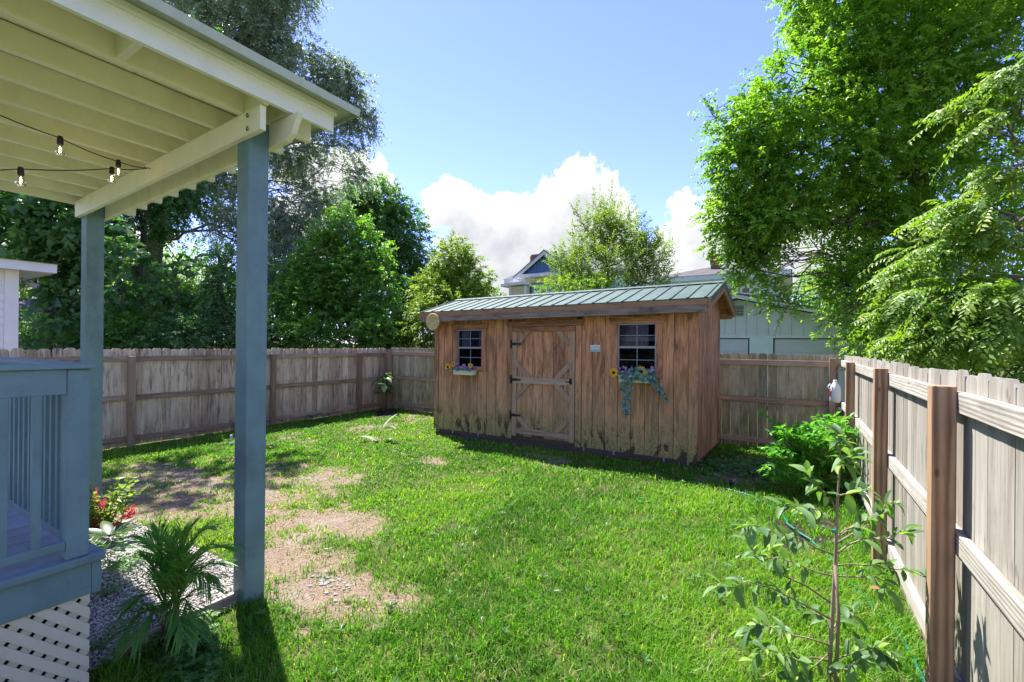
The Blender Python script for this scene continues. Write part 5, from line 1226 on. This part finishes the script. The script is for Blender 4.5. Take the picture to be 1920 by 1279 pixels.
    tag(mesh_obj('clover_weeds', quick_mesh('clover_weeds', V, tris=F, mat=LF['mid'], attrs={'tint': np.repeat(nrg.random(len(a)), 4)})), 'clover-like weeds at the foot of the porch post', 'weeds', kind='stuff')
    n = 900; P = np.c_[nrg.uniform(-8.5, .3, n), nrg.uniform(1.6, 8.2, n)]; P = P[(fbm(P*1.1, 91, 2) > .5) & grass_ok(P) & (P@_F[:2] > 1.9) & (bare_of(P) < .6)]; n = len(P); PP = np.repeat(P, 5, 0); k = np.tile(np.arange(5), n)
    a = np.repeat(nrg.uniform(0, 6.28, n), 5)+k*1.257; sz = np.repeat(nrg.uniform(.02, .05, n), 5); V, F = leaf_arrays(np.c_[PP, ground_h(PP)+np.repeat(nrg.uniform(.03, .06, n), 5)], np.c_[np.cos(a), np.sin(a), nrg.uniform(.1, 1.1, len(a))], np.c_[nrg.normal(0, .4, (len(a), 2)), np.ones(len(a))], sz, sz*.42)
    tag(mesh_obj('lawn_weeds', quick_mesh('lawn_weeds', V, tris=F, mat=LF['dark'], attrs={'tint': np.repeat(nrg.random(len(a)), 4)})), 'small broad-leaved weeds scattered through the lawn', 'weeds', kind='stuff')
    n = 260; c = on_z(1400, 885)[:2]; P = c+nrg.normal(0, .30, (n, 2)); PP = np.repeat(P, 4, 0); a = np.repeat(nrg.uniform(0, 6.28, n), 4)+np.tile(np.arange(4), n)*1.57
    V, F = leaf_arrays(np.c_[PP, ground_h(PP)+np.repeat(nrg.uniform(.05, .13, n), 4)], np.c_[np.cos(a), np.sin(a), np.full(len(a), .2)], np.c_[nrg.normal(0, .25, (len(a), 2)), np.ones(len(a))], .05, .034)
    tag(mesh_obj('corner_weeds', quick_mesh('corner_weeds', V, tris=F, mat=LF['broad'], attrs={'tint': np.repeat(nrg.random(len(a)), 4)})), 'broad-leaved weeds on bare soil right of the shed', 'weeds', kind='stuff')
build_yard_plants()

# ------------------------------------------------------------------ window boxes
def build_box(x0, x1, z0, z1, label, vine, seed):
    rng = random.Random(seed); nrg = np.random.default_rng(seed); xm = (x0+x1)/2; fr = lambda x, y, z: np.array(sx(x, y, z))
    E = empty('window_box', tuple(fr(xm, 6.97, z0)), label=label, cat='planter', group='window boxes on the shed')
    cream = paint('box_cream', (.66, .63, .45), .6, .05, (.45, .42, .3), .3)
    t = .012; ya, yb = 6.915, 7.03
    mb = MB().prism([(x0+.012, z0), (x1-.012, z0), (x1, z1), (x0, z1)], ya, ya+t, 'y').prism([(x0+.012, z0), (x1-.012, z0), (x1, z1), (x0, z1)], yb-t, yb, 'y').box(x0+.012, x1-.012, ya+t, yb-t, z0, z0+t).box(x0, x0+t, ya+t, yb-t, z0+.01, z1).box(x1-t, x1, ya+t, yb-t, z0+.01, z1)
    mb.build('box', cream, E, xf=sx); MB().box(x0-.005, x1+.005, ya-.008, ya-.001, z1-.02, z1+.004).build('rim', cream, E, xf=sx); MB().box(x0+t, x1-t, ya+t, yb-t, z1-.03, z1-.02).build('soil', M['soil'], E, xf=sx)
    pur = [plain('purple_petal', c, .6) for c in ((.30, .07, .33), (.42, .16, .42), (.22, .05, .28))]; yel = plain('yellow_petal', (.75, .46, .015), .5); brn = plain('seed_head', (.045, .02, .01), .9)
    def flower(c, r, n, mat, cen, nrm, name):
        c = np.array(c); nrm = np.array(nrm, float); nrm /= np.linalg.norm(nrm); u = np.cross(nrm, [0, 0, 1.]); u /= np.linalg.norm(u); v = np.cross(nrm, u); mb = MB()
        for i in range(n):
            a = 2*math.pi*i/n+rng.uniform(-.1, .1); d = u*math.cos(a)+v*math.sin(a); s = -u*math.sin(a)+v*math.cos(a); w = r*math.pi/n*.95
            mb.add([c+d*r*.25, c+d*r*.65+s*w+nrm*r*.12, c+d*r*rng.uniform(.9, 1.1)-nrm*r*.05, c+d*r*.65-s*w+nrm*r*.12], [(0, 1, 2, 3)])
        o = mb.build(name, mat, E); cb = MB()
        cb.lathe([(.001, .16*r), (.2*r, .13*r), (.34*r, .02*r), (.30*r, -.06*r)], (0, 0, 0), 10); q = Vector(nrm).to_track_quat('Z', 'Y').to_matrix().to_4x4(); q.translation = Vector(c)
        me = cb.mesh('seed_head', cen); me.transform(q); mesh_obj('flower_centre', me, None, o)
    for k in range(30 if not vine else 26):
        x = xm+rng.uniform(-.5, .5)*(x1-x0)*1.05; c = fr(x, rng.uniform(6.90, 7.0), z1+rng.uniform(.0, .13)); flower(c, rng.uniform(.018, .030), 5, pur[rng.randrange(3)], yel, (rng.uniform(-.5, .5), -1, rng.uniform(-.1, .7)), 'blossom')
    if not vine: sf = [(x0-.10, 1.33, .075), (x0+.03, 1.385, .05), (x1-.03, 1.37, .048), (x0-.07, 1.29, .055)]
    else: sf = [(-2.345, 1.33, .082), (-1.925, 1.35, .10)]
    for x, z, r in sf: flower(fr(x, 6.885, z), r, 15, yel, brn, (rng.uniform(-.3, .2), -1, .1), 'sunflower')
    # greenery
    gm = leafmat('ivy_leaf', (.035, .12, .085), (.09, .24, .18), (.22, .40, .33), .2, .5, (1, 1.3, 1.0))
    ms = [set_tint(leaf_shape('leaf', .055, .048, gm, .2, .2, 3), t) for t in (.15, .4, .65, .9)]
    paths = []
    if vine:
        paths = [[(-2.20, 1.30), (-2.20, 1.18), (-2.16, 1.0), (-2.17, .85), (-2.15, .68)], [(-2.05, 1.30), (-2.06, 1.12), (-2.12, .95), (-2.10, .80)], [(-2.0, 1.32), (-1.85, 1.27), (-1.72, 1.17), (-1.62, 1.05), (-1.54, .96)], [(-1.95, 1.35), (-1.80, 1.29), (-1.66, 1.2), (-1.60, 1.08)],
                 [(-2.22, 1.33), (-2.1, 1.36), (-1.95, 1.30), (-1.82, 1.33)], [(-2.15, 1.25), (-2.0, 1.26), (-1.85, 1.22)], [(-2.25, 1.30), (-2.12, 1.22), (-2.18, 1.1)], [(-2.1, 1.4), (-1.95, 1.41), (-1.78, 1.38), (-1.68, 1.31)]]
    else: paths = [[(x0, z1+.02), (xm, z1+.05), (x1, z1+.02)], [(x0-.06, z1+.03), (x0-.1, z1-.02)]]
    wire = plain('vine_stem', (.08, .13, .06), .7)
    for p in paths:
        S = [fr(a, 6.885+rng.uniform(-.02, .01), b) for a, b in p]; MB().tube(S, .003, 5).build('vine_stem', wire, E)
        for a, b in zip(S[:-1], S[1:]):
            m = max(2, int(np.linalg.norm(b-a)/.014))
            for i in range(m):
                q = a+(b-a)*(i+rng.random())/m+nrg.normal(0, .014, 3); d = (rng.uniform(-1, 1), rng.uniform(-.7, .1), rng.uniform(-1, .25))
                o = mesh_obj('leaf', ms[rng.randrange(4)], None, E, tuple(q), orient(d, (rng.uniform(-.5, .5), -1, rng.uniform(.2, .9)))); s = rng.uniform(.6, 1.15); o.scale = (s, s, s)
build_box(-5.49, -5.03, 1.19, 1.275, 'cream window box of purple flowers under the left shed window', False, 3)
build_box(-2.28, -1.80, 1.19, 1.295, 'window box with two sunflowers and trailing teal ivy', True, 4)

# ------------------------------------------------------------------ small things on the ground
def build_small():
    gm = plain('green_hose', (.008, .15, .10), .5)
    pts = [(-.72, 6.25), (-.65, 6.175), (-.4, 6.065), (-.28, 5.88), (-.12, 5.76), (-.085, 5.65), (-.07, 5.497), (-.034, 5.315), (.058, 5.151), (.178, 4.994), (.28, 4.75), (.36, 4.4), (.45, 4.1), (.504, 3.907), (.55, 3.736), (.579, 3.575), (.595, 3.318), (.61, 3.0), (.60, 2.5)]
    P = []
    for i in range(len(pts)-1):
        for t in np.linspace(0, 1, 5)[:-1]:
            a, b = np.array(pts[i]), np.array(pts[i+1]); q = a+(b-a)*t; P.append((q[0], q[1], (.030 if i < 9 else .004 if i < 13 else .020)+.008*math.sin(i*1.3+t)))
    MB().tube(P, .011, 8).build('garden_hose', gm, label='green garden hose winding along the right fence', cat='hose')
    for i, (q, lab, hd) in enumerate([(on_z(1370, 920), 'black sprinkler head standing in the shed shadow', .13), (on_z(434, 834), 'white-capped sprinkler on the lawn by the left fence', .17)]):
        E = empty('sprinkler', (q[0], q[1], 0), label=lab, cat='sprinkler', group='sprinklers on the lawn')
        MB().lathe([(.03, 0), (.03, .03), (.016, .035), (.014, hd*.6), (.02, hd*.62), (.02, hd), (.001, hd+.004)], q, 12).build('body', M['black_metal'] if i == 0 else plain('sprinkler_white', (.6, .6, .6), .5), E)
        MB().bar(q+np.array([-.04, 0, .01]), q+np.array([.04, 0, .01]), .02, .02).build('spike_foot', gm if i else M['black_metal'], E); MB().tube([q+np.array([.014, 0, hd*.9]), q+np.array([.05, 0, hd*1.12])], .006).build('arm', M['alu'], E)
    # white jug hung on the fence post
    c = np.array([.515, 7.10, .98]); c = on_x(1566, 737, .50); J = empty('plastic_jug', tuple(c), label='white plastic jug hanging beside the fence corner post', cat='jug')
    wm = plain('white_plastic', (.68, .68, .68), .4); rm = plain('red_print', (.55, .06, .03), .5); w = .065; n = 12
    rr = [(w*.75, -.13), (w, -.11), (w, .05), (w*.8, .10), (.03, .135), (.022, .16)]; MB().lathe(rr, c, 16).build('body', wm, J); MB().lathe([(.024, .158), (.024, .18), (.001, .18)], c, 12).build('cap', wm, J)
    h = c+np.array([-.06, -.03, .05]); MB().tube([h, h+np.array([-.03, -.02, .03]), h+np.array([0, 0, .075])], .009, 8).build('handle', wm, J)
    for k, (dx, dz) in enumerate(((-.040, -.02), (-.012, 0), (.018, -.01))): MB().box(c[0]-w-.004, c[0]-w*.82, c[1]+dx-.009, c[1]+dx+.012, c[2]+dz-.03, c[2]+dz+.045).build('label_mark', rm, J)
    MB().tube([c+np.array([0, 0, .17]), c+np.array([.03, .02, .30]), c+np.array([.10, .05, .33])], .004).build('cord', M['black_metal'], J)
    # stick and fallen leaf, pale stone flakes
    a, b = on_z(1556, 1024), on_z(1632, 985); MB().tube([a+np.array([0, 0, .02]), (a+b)/2+np.array([0, .03, .06]), b+np.array([0, 0, .09])], [.012, .010, .006], 6).build('fallen_stick', M['bark_tan'], label='grey stick lying by the mulch near right fence', cat='stick')
    q = on_z(1632, 1118); q[2] = .06; me = set_tint(leaf_shape('fallen_leaf', .10, .06, leafmat('dry_leaf', (.20, .09, .04), (.30, .15, .07), (.4, .22, .1), .1, .7, (1, 1, 1)), .4, .3, 5, .006), .5)
    o = mesh_obj('fallen_leaf', me, None, None, tuple(q), orient((1, .4, .1), (0, 0, 1))); tag(o, 'dry brown leaf lying on grass by right fence', 'leaf')
    rng = np.random.default_rng(3); c = on_z(622, 1097); mb = MB()
    for k in range(36):
        p = c+np.array([rng.normal(0, .10), rng.normal(0, .05), 0]); s = rng.uniform(.008, .022); p[2] = ground_h(p[None, :2])[0]+.006
        mb.add([p+np.array([s*math.cos(a), s*.8*math.sin(a), 0]) for a in (0, 1.3, 2.6, 3.9, 5.1)]+[p+np.array([0, 0, s*.5])], [(i, (i+1) % 5, 5) for i in range(5)])
    mb.build('rubble', plain('rubble_grey', (.36, .35, .33), .95), label='grey crumbled rubble on the bare ground', cat='rubble', kind='stuff')
build_small()
